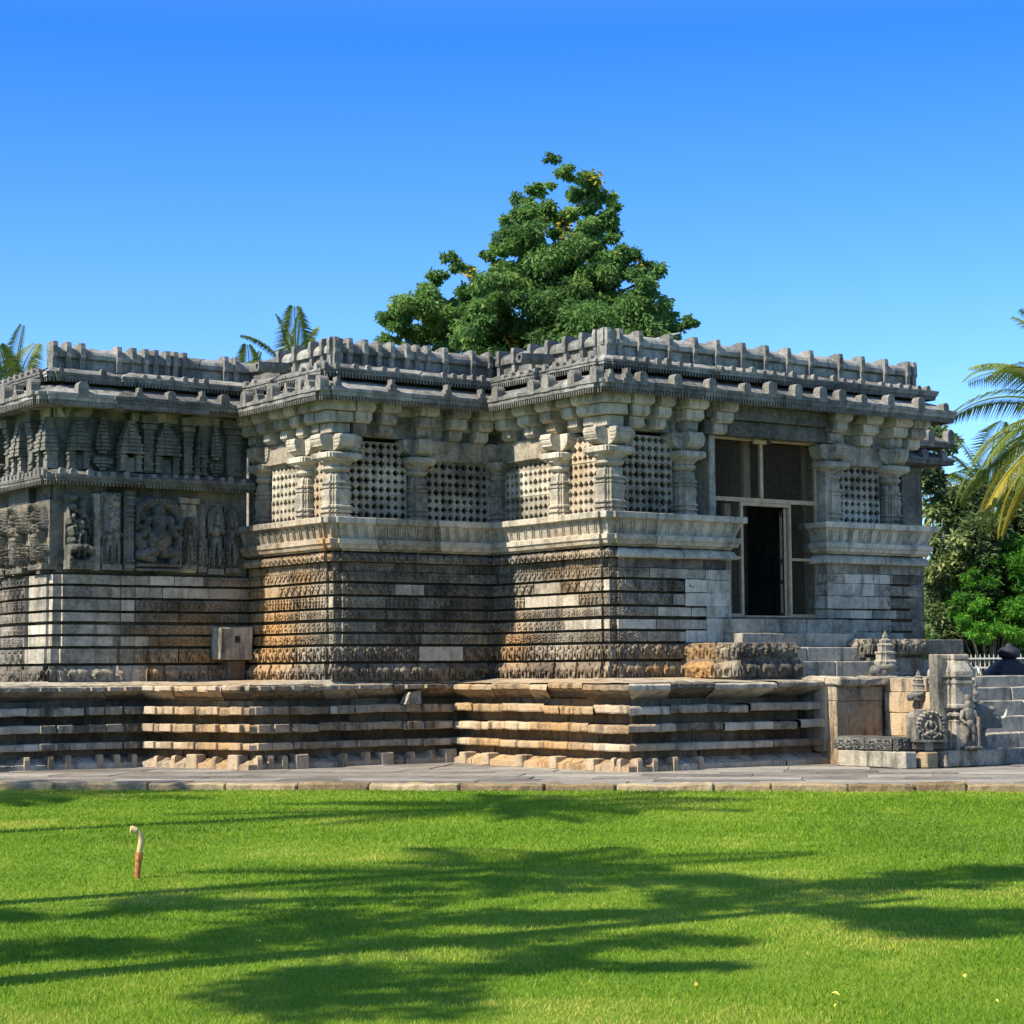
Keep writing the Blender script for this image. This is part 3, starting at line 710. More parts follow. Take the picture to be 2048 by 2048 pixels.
# open leaf swung inward on the right
lf=empty('door_leaf',(xr-.02,by+.05,0),R(52),door)
m=MB()
for a,b_ in ((0,.07),(.82,.89)): m.box(a,b_,-.022,.022,zb+.03,zt-.07,.5)
for z in (zb+.03,3.38,zt-.14): m.box(.07,.82,-.02,.02,z,z+.07,.5)
m.build('leaf_frame',M['cream'],lf)
m=MB();m.box(.80,.91,-.03,.03,3.02,3.08,.5);m.box(.76,.80,-.045,-.02,2.98,3.12,.5);m.build('door_bolt',M['blackmetal'],lf)
lamp=empty('wall_light',(0,0,0),0,temple)
m=MB();m.box(3.32,3.62,by-.10,by-.036,5.36,5.44,.5,.012);m.build('light_cover',M['cream'],lamp)
m=MB();m.box(3.625,3.72,by-.095,by-.036,5.365,5.435,.5,.008);m.build('lamp_holder',M['blackmetal'],lamp)
tag(lamp)
# ------------------------------------------------------------------ door steps and flanking carved blocks
st=empty('door_steps',(0,0,0),0,temple)
for i,(z0,z1,b0,xa,xb) in enumerate(((2.12,2.355,-.27,2.35,5.28),(1.885,2.115,-.52,2.35,5.5),(1.645,1.88,-.77,2.6,5.4),(1.38,1.64,-1.02,2.9,5.3))):
    m=MB();r=random.Random(i+3);x=xa
    while x<xb-.05:
        x2=min(xb,x+r.uniform(.6,1.2));
        if xb-x2<.3:x2=xb
        m.slabs(x+.004,x2-.004,b0+r.uniform(-.01,.01),.3,z0,z1,r.uniform(.25,.6),amp=.009,seed=i*7+int(x*10));x=x2
    m.build('step',M['stone'],st)
fl=MB();FP=[(3.02,-.2),(3.02,-1.15),(1.75,-1.15),(1.45,-.85),(1.45,-.05)]
relief(fl,FP,1.395,1.67,.03,.085,'elephant',.345,seed=8,rnd_top=.06,plainf=lambda s,u,r:s==0,back=-.3);relief(fl,FP,1.70,1.95,-.02,.075,'lion',.26,seed=9,rnd_top=.05,plainf=lambda s,u,r:s==0 or (s==1 and .35<u<.6),back=-.3)
fl.prism([(2.97,0),(1.5,0),(1.5,-.85),(1.8,-1.1),(2.97,-1.1)],1.3,1.93,.4)
fl.build('stair_flank_block',M['carved'],temple)
fl=MB();FP=[(7.0,0),(7.0,-1.1),(4.75,-1.1),(4.75,-.2)]
relief(fl,[(6.05,-1.1),(4.75,-1.1),(4.75,-.2)],1.76,2.02,.02,.075,'lion',.3,seed=10,rnd_top=.04,back=-.2)
fl.slabs(6.05,7.0,-1.1,-.1,1.77,2.01,.5,seed=11);fl.slabs(4.8,6.15,-.98,0,1.40,1.70,.55,seed=12);fl.slabs(4.75,6.9,-.9,-.05,1.69,1.78,.3,seed=13)
fl.build('stair_flank_block',M['carved'],temple)
# ------------------------------------------------------------------ water spouts
def spout(x,y,z,L,seed):
    m=MB();w=.085;n=10;pr=[(-w,.09),(-w,-.02),(-w*.6,-.085),(w*.6,-.085),(w,-.02),(w,.09)]
    k=len(pr);V=[];us=np.linspace(0,L,n)
    for u in us:
        for s,zz in pr: V.append((x-u,y+s*(1-.12*u/L),z+zz*(1-.1*u/L)-.015*u/L))
    F=[(i*k+j,(i+1)*k+j,(i+1)*k+(j+1)%k,i*k+(j+1)%k) for i in range(n-1) for j in range(k)]
    m.add(jitter(V,.005,6,seed),F,.5)
    # hollow end
    e=(n-1)*k;c=[V[e+j] for j in range(k)];cy=y;cz=z-.01
    inn=[(p[0]-.0,cy+(p[1]-cy)*.55,cz+(p[2]-cz)*.55) for p in c];deep=[(p[0]+.2,p[1],p[2]) for p in inn]
    m.add(c+inn+deep,[(j,(j+1)%k,k+(j+1)%k,k+j) for j in range(k)]+[(k+j,k+(j+1)%k,2*k+(j+1)%k,2*k+j) for j in range(k)]+[tuple(range(2*k,3*k))],.5)
    return m.build('water_spout',M['roof'],temple)
spout(.1,1.55,6.70,.72,1);spout(T1+.1,4.75,6.70,.66,2)
# block spout on the wall at the shrine corner
m=MB();m.slabs(-3.98,-3.36,5.66,6.02,1.745,2.30,.55,ch=.02,amp=.012,seed=21)
bo2=m.build('drain_block',M['plat'],temple,och=False)
m=MB();m.box(-3.70,-3.62,5.646,5.72,2.04,2.15,.1);m.build('drain_hole_shade',M['blackmetal'],bo2)  # solid black box; its colour stands for the shade inside the hole
m=MB();m.slabs(-3.75,-3.42,5.82,6.2,1.40,1.74,.15,seed=22);m.build('drain_support',M['dark'],temple)
# ------------------------------------------------------------------ shrine walls: sculptures, middle eave, towers
WZ=[(-.02,5.98),(-.02,4.94),(-.02,4.9)]
m=MB();band(m,SHR,[(-.2,5.96),(-.06,5.96),(-.06,3.2),(-.2,3.2)],blk=(.7,1.2),seed=101,tone=(.2,.6),jit=.012)
m.build('shrine_wall',M['dark'],temple)
MIDE=[(-.1,4.93),(.06,4.90),(.16,4.845),(.22,4.81),(.25,4.81),(.25,4.75),(.235,4.745),(.235,4.70),(.2,4.695),(-.1,4.66)]
SHE=[(T1,S3-.0),(-4.3,S3),(-4.3,S3-.06),(-5.1,S3-.06),(-5.1,S3),(-5.85,S3)]+[(T2+nn,S3)]+notch(T2,S3)[1:]+[(T2,10.5)]
mid=eave('middle_eave',SHE,MIDE,.228,4.635,4.705,53,(.25,.7),blk=(.6,1.1),mat='dark',dd=.06)
for a in (-3.45,-3.7,-3.86,-4.1,-4.35,-4.55,-4.75,-4.95,-5.15,-5.4,-5.65,-5.9,-6.15,-6.3,-6.6,-6.8): put(TB[2],'antefix',mid,a,S3-.25,4.78,aF,rnd.uniform(.9,1.3))
for k in range(14): put(TB[2],'antefix',mid,T2-.25,5.95+k*.17,4.78,aL,rnd.uniform(.9,1.2))
def tile_big(kind,w,h,seed):
    r=random.Random(seed);H=int(h/.012);W=int(w/.012);T=np.zeros((H,W));A=w/h;cx=A/2
    def arch(x,y0,rx,ry,th,bump=True):
        for k in range(60):
            a=math.pi*k/59;ell(T,x+rx*math.cos(a),y0+ry*math.sin(a),th,th,.75)
            if bump and k%3==0: ell(T,x+(rx+th*.3)*math.cos(a),y0+(ry+th*.3)*math.sin(a),th*.5,th*.5,1.05)
    def stand(x,y,s,arms=2,crown=True,hip=0.):
        ell(T,x+hip*.5*s,y+.83*s,.055*s,.07*s,1.1)
        if crown: ell(T,x+hip*.5*s,y+.93*s,.05*s,.1*s,1.0)
        ell(T,x,y+.66*s,.10*s,.13*s,.95);ell(T,x+hip*s*.3,y+.5*s,.095*s,.08*s,.95)
        for q in (-1,1):
            limb(T,[(x+q*.05*s+hip*s*.3,y+.48*s),(x+q*.065*s,y+.25*s),(x+q*.06*s,y+.03*s)],.06*s,.036*s,.9)
            for k in range(arms//2):
                ty=y+(.45+.33*k)*s;limb(T,[(x+q*.1*s,y+.72*s),(x+q*(.19+.03*k)*s,y+(.58+.1*k)*s),(x+q*(.17+.07*k)*s,ty)],.037*s,.026*s,.85)
    if kind=='stand':
        arch(cx,.62,.33*A if A<.8 else .3,.3,.05);stand(cx,.12,.72,4,True,r.uniform(-.06,.06))
        for q in (-1,1): stand(cx+q*min(.3,A*.36),.1,.3,2,False)
        T[:int(.09*H)]=.6
    elif kind=='ganesha':
        arch(cx,.60,.36,.34,.075);arch(cx-.36,.7,.1,.12,.05)
        ell(T,cx,.42,.2,.19,1.3);ell(T,cx-.0,.68,.13,.13,1.2);ell(T,cx,.82,.09,.1,1.0)
        for q in (-1,1): ell(T,cx+q*.17,.67,.08,.1,.8)
        limb(T,[(cx,.62),(cx-.03,.48),(cx-.12,.42),(cx-.15,.5)],.065,.035,1.55)
        limb(T,[(cx-.08,.27),(cx-.25,.22),(cx-.1,.16)],.1,.06,1.1);limb(T,[(cx+.08,.27),(cx+.27,.25),(cx+.2,.13)],.1,.06,1.1)
        for q in (-1,1):
            limb(T,[(cx+q*.17,.55),(cx+q*.3,.45),(cx+q*.24,.33)],.06,.05,1.0);limb(T,[(cx+q*.17,.58),(cx+q*.33,.6),(cx+q*.32,.75)],.05,.045,.9)
        stand(cx-.45 if A>.9 else .1,.15,.5,2,True);stand(min(A-.1,cx+.42),.12,.32,2,False)
        T[:int(.11*H)]=.75;T[int(.04*H):int(.06*H)]=.3
    elif kind=='tree':
        for k in range(60): ell(T,r.uniform(.06,A-.06),r.uniform(.52,.95),.05,.035,r.uniform(.5,1),r.uniform(0,3))
        stand(cx-.14*A,.12,.46,2,True,.05);stand(cx+.2*A,.12,.5,2,True,-.05);limb(T,[(cx,.12),(cx,.6)],.03,.03,.5);T[:int(.09*H)]=.55
    elif kind=='many':
        stand(cx,.16,.66,6,True,.08)
        for k in range(26): ell(T,r.uniform(.05,A-.05),r.uniform(.1,.95),.045,.05,r.uniform(.5,1.0))
        for q in (-1,1): limb(T,[(cx+q*.04,.3),(cx+q*.22,.22),(cx+q*.12,.1)],.07,.05,1.1);
        T[:int(.13*H)]=.85
    elif kind=='pilaster':
        T[:]=.35
        for z in (.03,.06,.12,.62,.68,.74,.82,.9,.95): T[int(z*H):int((z+.025)*H)]=.9
        ell(T,cx,.4,A*.28,.2,.6)
    y,x=np.mgrid[0:H,0:W];P3=np.stack([x*.012+seed,y*.012,0*x],-1)
    return T+.2*(vnoise(P3,50,5)-.5)*(T>.02)+.05*vnoise(P3,20,6)
def panel(name,kind,s0,s1,z0,z1,o0,dep,org,d,n,seed,mat='dark',label=None):
    m=MB();w=s1-s0;h=z1-z0;T=tile_big(kind,w,h,seed);H,W=T.shape
    s=np.linspace(s0,s1,W);z=np.linspace(z0,z1,H);Z,S=np.meshgrid(z,s,indexing='ij')
    O=o0+T*dep
    O=o0+T*dep*1.35;P=np.stack([org[0]+d[0]*S+n[0]*O,org[1]+d[1]*S+n[1]*O,Z],-1)
    b=lambda PP:np.stack([PP[...,0]*0+PP[...,0],PP[...,1],PP[...,2]],-1)
    # side walls back to the wall plane
    def sk(A_):
        B_=A_.copy();B_[:,0]=A_[:,0]-n[0]*(o0+dep+.1);B_[:,1]=A_[:,1]-n[1]*(o0+dep+.1);return np.stack([A_,B_],0)
    m.grid(P,r_tone(seed),flip=True)
    for ed in (P[0],P[-1],P[:,0],P[:,-1]): m.grid(sk(ed),.4)
    ob=m.build(name,M[mat],temple,smooth=False)
    if label: ob['label']=label
    return ob
def r_tone(s): return random.Random(s).uniform(.3,.75)
oS=(0,S3)
panel('sculpted_panel','many',-6.64,-6.19,3.25,4.5,.0,.16,oS,dF,nF,1)
panel('sculpted_panel','tree',-6.02,-5.66,3.25,4.55,.02,.09,oS,dF,nF,2)
panel('sculpted_panel','ganesha',-5.40,-4.58,3.25,4.5,-.02,.17,oS,dF,nF,3,label='panel of a seated elephant-headed figure under a carved arch')
panel('sculpted_panel','stand',-4.54,-4.27,3.3,4.2,.05,.06,oS,dF,nF,4,'carved')
panel('sculpted_panel','tree',-4.22,-4.06,3.25,4.45,.0,.07,oS,dF,nF,5)
panel('sculpted_panel','stand',-4.04,-3.74,3.22,4.45,-.03,.12,oS,dF,nF,6)
panel('sculpted_panel','stand',-3.70,-3.46,3.25,4.4,.0,.09,oS,dF,nF,7)
oT=(T2,0)
panel('sculpted_panel','stand',6.15,6.75,3.25,4.4,.02,.16,oT,dL,nL,8,'carved')
panel('sculpted_panel','stand',7.02,7.75,3.22,4.4,-.0,.17,oT,dL,nL,9,'carved')
panel('sculpted_panel','stand',7.85,8.5,3.22,4.4,-.0,.17,oT,dL,nL,10,'carved')
for a0,a1,o in ((-6.18,-6.06,.11),(-4.57,-4.25,.045)):
    m=MB();m.slabs(a0,a1,S3-o,S3+.1,3.24,4.52 if a0<-5 else 4.415,.4,amp=.006,seed=int(-a0*10));fp=m.build('flat_pilaster',M['stone'],temple)
m=MB();m.slabs(-4.6,-4.22,S3-.09,S3+.1,4.42,4.52,.4,seed=3);m.build('pilaster_cap',M['stone'],fp)
panel('ribbed_pilaster','pilaster',-5.62,-5.44,3.25,4.6,.04,.06,oS,dF,nF,11)
# miniature towers of the upper wall
def tower(s,w,kind,org,d,n,seed):
    m=MB();r=random.Random(seed);t=r.uniform(.3,.75)
    def bx(x0,x1,o,z0,z1):
        V=[];
        for z in (z0,z1):
            for ss,oo in ((x0,-.1),(x1,-.1),(x1,o),(x0,o)): V.append((org[0]+d[0]*ss+n[0]*oo,org[1]+d[1]*ss+n[1]*oo,z))
        m.add(V,[(0,1,2,3),(4,7,6,5)]+[(j,4+j,4+(j+1)%4,(j+1)%4) for j in range(4)],t)
    def ribs(x0,x1,o0,z0,z1,prof):
        k=len(prof)
        for i in range(k-1):
            f0=prof[i];zz0=z0+(z1-z0)*i/k;zz1=z0+(z1-z0)*(i+.72)/k
            bx(s-w*.5*f0,s+w*.5*f0,o0*f0+.02,zz0,zz1);bx(s-w*.42*f0,s+w*.42*f0,o0*f0,zz1,z0+(z1-z0)*(i+1)/k)
            bx(s-w*.14,s+w*.14,o0*f0+.05,zz0,zz1)
    if kind=='pillars':   # pavilion: twin pilasters below, stepped roof above
        for q in (-1,1):
            x=s+q*w*.36;bx(x-.045,x+.045,.09,4.92,5.22);bx(x-.06,x+.06,.105,4.92,4.97);bx(x-.06,x+.06,.105,5.06,5.09);bx(x-.065,x+.065,.11,5.16,5.19)
        m2=.07;bx(s-.09,s+.09,.03,4.92,5.16)
        ribs(0,0,.12,5.22,5.86,[1.05,.95,.98,.8,.82,.6,.5,.3,.26,.12])
    elif kind=='spire':   # tapering spire over a pot base
        ribs(0,0,.06,5.08,5.15,[1,1]);
        prof=[.35,.7,.92,.8,.5];ribs(0,0,.08,4.92,5.2,prof)
        ribs(0,0,.10,5.2,5.88,[.45,.7,.72,.68,.62,.54,.46,.38,.28,.18,.1])
    else:
        bx(s-w*.5,s+w*.5,.06,4.92,5.9);
        for z in (4.95,5.05,5.3,5.42,5.5,5.6): bx(s-w*.56,s+w*.56,.085,z,z+.035)
        bx(s-w*.7,s+w*.7,.11,5.66,5.74);bx(s-w*.85,s+w*.85,.13,5.76,5.9)
    return m.build('miniature_tower' if kind!='pil' else 'wall_pilaster',M['dark'],temple)
for i,(s,w,k) in enumerate(((-6.44,.36,'pillars'),(-6.01,.36,'spire'),(-5.5,.4,'pillars'),(-5.17,.17,'pil'),(-4.83,.46,'pillars'),(-4.43,.16,'pil'),(-4.2,.17,'pillars'),(-3.9,.26,'spire'),(-3.55,.26,'pil'))): tower(s,w,k,(0,S3),dF,nF,200+i)
for i,(s,w,k) in enumerate(((6.35,.5,'pillars'),(6.9,.14,'pil'),(7.45,.45,'pillars'),(7.95,.14,'pil'),(8.4,.45,'spire'),(8.9,.16,'pil'))): tower(s,w,k,(T2,0),dL,nL,220+i)
# ------------------------------------------------------------------ platform
platf=empty('stone_platform',L2W(-1.02,-1.74),ANG);PO=(-1.02,-1.74)
tag(platf,'low moulded stone platform of stacked slab courses under the temple','platform')
pin=empty('tmp_anchor');bpy.data.objects.remove(pin)
KP=[(3.14,0.),(3.14,-1.74),(-1.02,-1.74),(-1.02,2.98),(-4.87,2.98),(-5.6,5.3),(-16,5.3)]
KPb=[(3.2,0.),(3.2,-1.74),(-1.02,-1.74),(-1.02,2.98),(-4.87,2.98),(-5.6,5.3),(-16,5.3)]
def P_build(m,name,mat,parent=platf):
    ob=m.build(name,mat,parent);ob.location=(-PO[0],-PO[1],0);return ob
def prof_slab(o,z0,z1,back=-.5): return [(back,z1),(o-.04,z1),(o-.008,z1-.012),(o,z1-.03),(o,z0+.02),(o-.012,z0),(back,z0)]
m=MB();band(m,KP,[(-.6,1.335),(-.06,1.318),(-.01,1.305),(0,1.29),(0,1.235),(-.02,1.225),(-.03,1.22),(-.16,1.16),(-.30,1.10),(-.34,1.085),(-.6,1.08)],blk=(.45,1.2),seed=301,rough=.009,jit=.028,tone=(.0,.85),step=.07,brk=.14);P_build(m,'lip_course',M['plat'])
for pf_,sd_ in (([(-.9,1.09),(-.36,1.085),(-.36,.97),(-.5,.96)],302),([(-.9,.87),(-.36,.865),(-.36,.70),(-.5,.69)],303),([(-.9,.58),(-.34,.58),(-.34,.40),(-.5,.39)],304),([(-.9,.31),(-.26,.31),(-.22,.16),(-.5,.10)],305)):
    m=MB();band(m,KP,pf_,blk=(.6,1.2),seed=sd_,rough=.008,jit=.02,tone=(0,.6));P_build(m,'recessed_course',M['platshade'])
m=MB();band(m,KP,prof_slab(-.05,.855,.98),blk=(.4,1.3),seed=306,rough=.009,jit=.028,tone=(.1,1.0),step=.07,brk=.1);P_build(m,'slab_course',M['plat'])
m=MB();band(m,KP,prof_slab(-.005,.575,.70),blk=(.4,1.2),seed=307,rough=.009,jit=.028,tone=(.0,.95),step=.07,brk=.12);P_build(m,'slab_course',M['plat'])
m=MB();band(m,KP,prof_slab(-.02,.30,.41),blk=(.4,1.3),seed=308,rough=.005,jit=.01,tone=(.1,.95),step=.07);P_build(m,'slab_course',M['plat'])
m=MB();band(m,KPb,[(-.35,.20),(-.2,.175),(-.05,.11),(.03,.085),(.04,.08),(.04,-.02),(-.3,-.02)],blk=(.7,1.5),seed=309,rough=.008,tone=(.3,.8));base=P_build(m,'base_course',M['plat'])
m=MB()
for sg in segs(KP):
    U,Z=np.meshgrid(np.linspace(0,1,2),[-.05,1.29],indexing='ij');m.grid(pos(sg,U,np.full(U.shape,-.42),Z),.3)
    U,Z=np.meshgrid(np.linspace(0,1,2),[1.11,1.27],indexing='ij');m.grid(pos(sg,U,np.full(U.shape,-.06)-.2*(Z<1.2),Z),.3)
P_build(m,'platform_core',M['core'])
# upright tabs on the base course
m=MB();pr=[(.05,-.01),(.055,.16),(.045,.20),(.0,.215),(-.1,.2),(-.16,.17),(-.16,-.01)]
w=.045;k=len(pr);V=[(s*w,o,z) for s in (-1,1) for o,z in pr];m.add(jitter(V,.006,9,4),[tuple(range(k)),tuple(range(2*k-1,k-1,-1))]+[(i,k+i,k+(i+1)%k,(i+1)%k) for i in range(k)],.6)
o=m.build('base_tab',M['plat'],base);BTm=o.data;bpy.data.objects.remove(o)
m=MB();m.box(-.13,.13,-.16,.07,-.01,.25,.7,.015,.01);o=m.build('base_block',M['plat'],base);BBm=o.data;bpy.data.objects.remove(o)
for a in (-.85,-.55,-.15,.35): put(BTm,'base_tab',base,a,-1.74,0,aF)
for b in (-1.55,-1.4): put(BTm,'base_tab',base,-1.02,b,0,aL)
for b in (-.85,.1,1.0,1.95,2.6): put(BBm,'base_tab',base,-1.02,b,0,aL,.75)
for a in (-4.7,-4.5,-4.25,-3.15,-2.72,-1.85,-1.45): put(BTm,'base_tab',base,a,2.98,0,aF)
for a in (-3.95,-2.35,-1.1): put(BBm,'base_tab',base,a,2.98,0,aF,.9)
for t in (.12,.3,.5,.68,.85): 
    put(BTm if t not in(.5,.12) else BBm,'base_tab',base,-4.87-.73*t,2.98+2.32*t,0,math.atan2(2.32,-.73),.9)
for a in (-5.75,-6.05,-6.35,-6.9,-7.2,-7.6): put(BTm,'base_tab',base,a,5.3,0,aF)
# narrow raised bosses on the slab courses of the two left stretches
for z0,z1,o in ((.86,.985,-.03),(.58,.705,.015),(.305,.415,0.0),(1.24,1.312,.02)):
    for a in (-4.6,-4.3,-3.95,-3.1,-2.75,-1.8,-1.45,-5.8,-6.1,-6.4,-6.95,-7.25):
        b=2.98 if a>-4.9 else 5.3;r_=rnd.uniform(.12,.2);m=MB()
        m.slabs(a-r_*.8,a+r_*.8,b-o-.03,b+.1,z0,z1,rnd.uniform(.25,.6),ch=.008,amp=.006,seed=int(-a*100));P_build(m,'slab_boss',M['plat'])
    for t in (.12,.34,.55,.76,.93):
        x,y=-4.87-.73*t,2.98+2.32*t;Mx=Matrix.Translation((x,y,0))@Matrix.Rotation(math.atan2(2.32,-.73),4,'Z')
        m=MB();m.box(-.13,.13,-.1,o+.035,z0,z1,rnd.uniform(.4,.8),.01,.006,Mx);P_build(m,'slab_boss',M['plat'])

# platform top, gently falling outward
m=MB()
topv=[]
KI=[(3.14,0.),(3.14,-1.6),(-.9,-1.6),(-.9,3.1),(-4.75,3.1),(-5.5,5.4),(-16,5.4)]
WI=[(6.9,.2),(6.9,-.0),(-.0,-.0),(-.0,S2),(T1,S2),(T1,S3),(-16,S3)]
for i in range(len(KI)-1):
    A0,A1,B0,B1=KI[i],KI[i+1],WI[i],WI[i+1]
    nU=14;nV=5;P=np.zeros((nU,nV,3))
    for u in range(nU):
        for v in range(nV):
            q=u/(nU-1);w_=v/(nV-1);x=(A0[0]+(A1[0]-A0[0])*q)*(1-w_)+(B0[0]+(B1[0]-B0[0])*q)*w_;y=(A0[1]+(A1[1]-A0[1])*q)*(1-w_)+(B0[1]+(B1[1]-B0[1])*q)*w_
            P[u,v]=(x,y,1.328+.075*w_)
    P=jitter(P,.004,5,3);P[...,2]+=(vnoise(P,2.5,8)-.5)*.015
    m.grid(P,.6,flip=True)
m.box(3.0,9.5,-1.75,.3,.2,1.375,.55)
P_build(m,'platform_top',M['plat'])
# ------------------------------------------------------------------ stair block at the right of the platform
sb=empty('entrance_staircase',L2W(5.5,-2.5),ANG);SO=(5.5,-2.5)
tag(sb,'wide grey stone staircase climbing to the platform behind the carved pillar fragment','staircase')
def S_build(m,name,mat,och=True):
    ob=m.build(name,mat,sb);ob.location=(-SO[0],-SO[1],0);return ob
zs=[1.375,1.185,.965,.715,.455,.215];
for i,z in enumerate(zs):
    m=MB();r=random.Random(400+i);b0=-1.9-.3*i;z0=zs[i+1] if i<5 else 0.;x=4.5
    while x<9.4:
        x2=min(9.5,x+r.uniform(.7,1.5));m.slabs(x+.004,x2-.004,b0+r.uniform(-.012,.012),b0+.9,z0-.15,z,r.uniform(.25,.6),amp=.012,seed=int(x*7)+i,seg=.16);x=x2
    S_build(m,'stair_step',M['stone'])
m=MB();m.slabs(3.06,4.1,-1.95,-1.0,0,1.0,.35,amp=.01,seed=31,seg=.2);S_build(m,'platform_end_wall',M['plat'])
m=MB();m.slabs(3.06,3.62,-1.96,-1.0,1.005,1.235,.4,amp=.006,seed=32);m.slabs(3.63,4.1,-1.955,-1.0,1.005,1.235,.55,amp=.006,seed=33);S_build(m,'platform_end_wall',M['plat'])
m=MB();m.slabs(3.0,4.35,-2.08,-1.0,1.24,1.385,.5,ch=.03,amp=.025,seed=34);S_build(m,'cap_slab',M['plat'])
m=MB();r=random.Random(5)
for i,(z0,z1) in enumerate(((0,.42),(.424,.80),(.804,1.13),(1.134,1.36))):
    y=-1.97
    bnd=-3.55 if i<2 else (-3.2 if i==2 else -2.9)
    while y>bnd+.1:
        y2=max(bnd,y-r.uniform(.5,.95));m.slabs(4.12+r.uniform(0,.015),4.55,y2+.004,y-.004,z0,z1,r.uniform(.4,.8),amp=.008,seed=int(-y*31)+i);y=y2
S_build(m,'stair_side_wall',M['plat'])
# ------------------------------------------------------------------ loose stones and carvings
def blobs(name,ells,mat,parent=None,loc=(0,0,0),rotz=0,vox=.018,boxes=(),tubes=(),smooth=True,rough=.004,tone=.5):
    m=MB()
    ico=bmesh.new();bmesh.ops.create_icosphere(ico,subdivisions=2,radius=1.0)
    ico.verts.index_update();IV=np.array([v.co[:] for v in ico.verts]);IF=[[v.index for v in f.verts] for f in ico.faces];ico.free()
    for (c,rv,*rot) in ells:
        Rm=np.array(Euler(rot[0] if rot else (0,0,0)).to_matrix());m.add((IV*np.array(rv))@Rm.T+np.array(c),IF,tone)
    for bx in boxes: m.box(*bx,tone)
    for tb in tubes: m.tube(tb[0],tb[1],10,tone)
    o=m.build(name,mat,parent,och=False)
    md=o.modifiers.new('r','REMESH');md.mode='VOXEL';md.voxel_size=vox;md.use_smooth_shade=smooth
    dg=bpy.context.evaluated_depsgraph_get();me=bpy.data.meshes.new_from_object(o.evaluated_get(dg));o.modifiers.clear()
    old=o.data;o.data=me;bpy.data.meshes.remove(old)
    n=len(me.vertices);V=np.zeros(n*3,np.float32);me.vertices.foreach_get('co',V);V=jitter(V.reshape(-1,3),rough,23,2)
    me.vertices.foreach_set('co',V.astype(np.float32).ravel());me.update()
    if not me.materials: me.materials.append(mat)
    if 'tone' not in me.attributes:
        at=me.attributes.new('tone','FLOAT','FACE');at.data.foreach_set('value',np.full(len(me.polygons),tone,np.float32))
    o.location=loc;o.rotation_euler.z=rotz;return o
def loose(name,label,cat,a,b,z,rot=0,group=None):
    return tag(empty(name,L2W(a,b,z),ANG+rot),label,cat,group)
def slabthing(label,a0,a1,b0,b1,z0,z1,tone,mat='plat',seed=0,rot=0,amp=.014,name='stone_slab'):
    m=MB();ca_,cb_=(a0+a1)/2,(b0+b1)/2
    m.slabs(a0-ca_,a1-ca_,b0-cb_,b1-cb_,0,z1-z0,tone,ch=.02,amp=amp,seed=seed)
    o=m.build(name,M[mat],None,loc=L2W(ca_,cb_,z0),rotz=ANG+rot,och=False);return tag(o,label,'stone slab')
slabthing('long speckled stone slab lying on the paving under the dark carved slab',2.62,2.88,-3.86,-2.4,0,.26,.62,seed=51)
slabthing('short ochre stone block on the paving below the arched niche carving',2.95,3.2,-3.98,-3.1,0,.25,.55,'kerb',seed=52)
slabthing('grey stone block with an ochre end under the carved pillar fragment',3.32,4.16,-4.02,-3.1,0,.26,.5,seed=53)
slabthing('grey stone block on the paving, right end of the row of plinth blocks',4.17,4.78,-4.0,-3.1,0,.25,.45,seed=54)
# dark carved slab
t=loose('carved_slab','dark carved frieze slab with scrollwork lying on the long speckled slab','carved stone',2.75,-3.1,.262)
m=MB();m.slabs(-.13,.5,-.62,.72,0,.2,.2,seed=55,amp=.012);m.build('slab_body',M['dark'],t,och=False)
m=MB();relief(m,[(-.14,-.5),(-.14,.74)],.015,.185,.03,.05,'scroll',.17,seed=3,back=-.1);relief(m,[(.1,-.63),(-.14,-.63)],.015,.185,.01,.04,'scroll',.17,seed=4,back=-.1)
m.build('scroll_carving',M['dark'],t,och=False)
# wedge of broken stone on the platform ledge
m=MB();V=[(-.17,-.1,.0),(.15,-.12,0),(.17,.12,0),(-.15,.1,0),(-.06,-.1,.2),(.17,-.08,.22),(.18,.1,.21),(-.03,.08,.19)]
m.add(V,[(0,3,2,1),(4,5,6,7),(0,1,5,4),(1,2,6,5),(2,3,7,6),(3,0,4,7)],.45)
tag(m.build('broken_stone',M['plat'],None,loc=L2W(-1.85,3.02,.985),rotz=ANG+.1,och=False),'pale wedge of broken stone resting on a platform ledge under the lip','stone')
# carved pillar fragment (stele)
t=loose('pillar_fragment','tall carved stone pillar fragment standing upright beside the guardian figure','carved stone',3.62,-3.62,.262,R(-14))
m=MB();m.slabs(-.12,-.005,-.16,.08,0,1.47,.5,ch=.015,amp=.008,seed=61);m.build('smooth_block',M['carved'],t,och=False)
PR=[(.27,0),(.27,.12),(.24,.14),(.24,.42),(.25,.44),(.17,.46),(.17,.50),(.27,.52),(.27,.555),(.17,.575),(.17,.62),(.27,.64),(.27,.68),(.25,.70),(.25,.98),(.25,1.0),(.28,1.02),(.28,1.06),(.24,1.07),(.24,1.10),(.29,1.12),(.29,1.20),(.27,1.24),(.22,1.34),(.19,1.38),(.21,1.40),(.21,1.45),(.18,1.47)]
m=MB();m.lathe([(r0*1.18,z) for r0,z in PR],(.25,.0,0),tone=.42,shape=square12(.45));m.build('moulded_shaft',M['stone'],t,och=False)
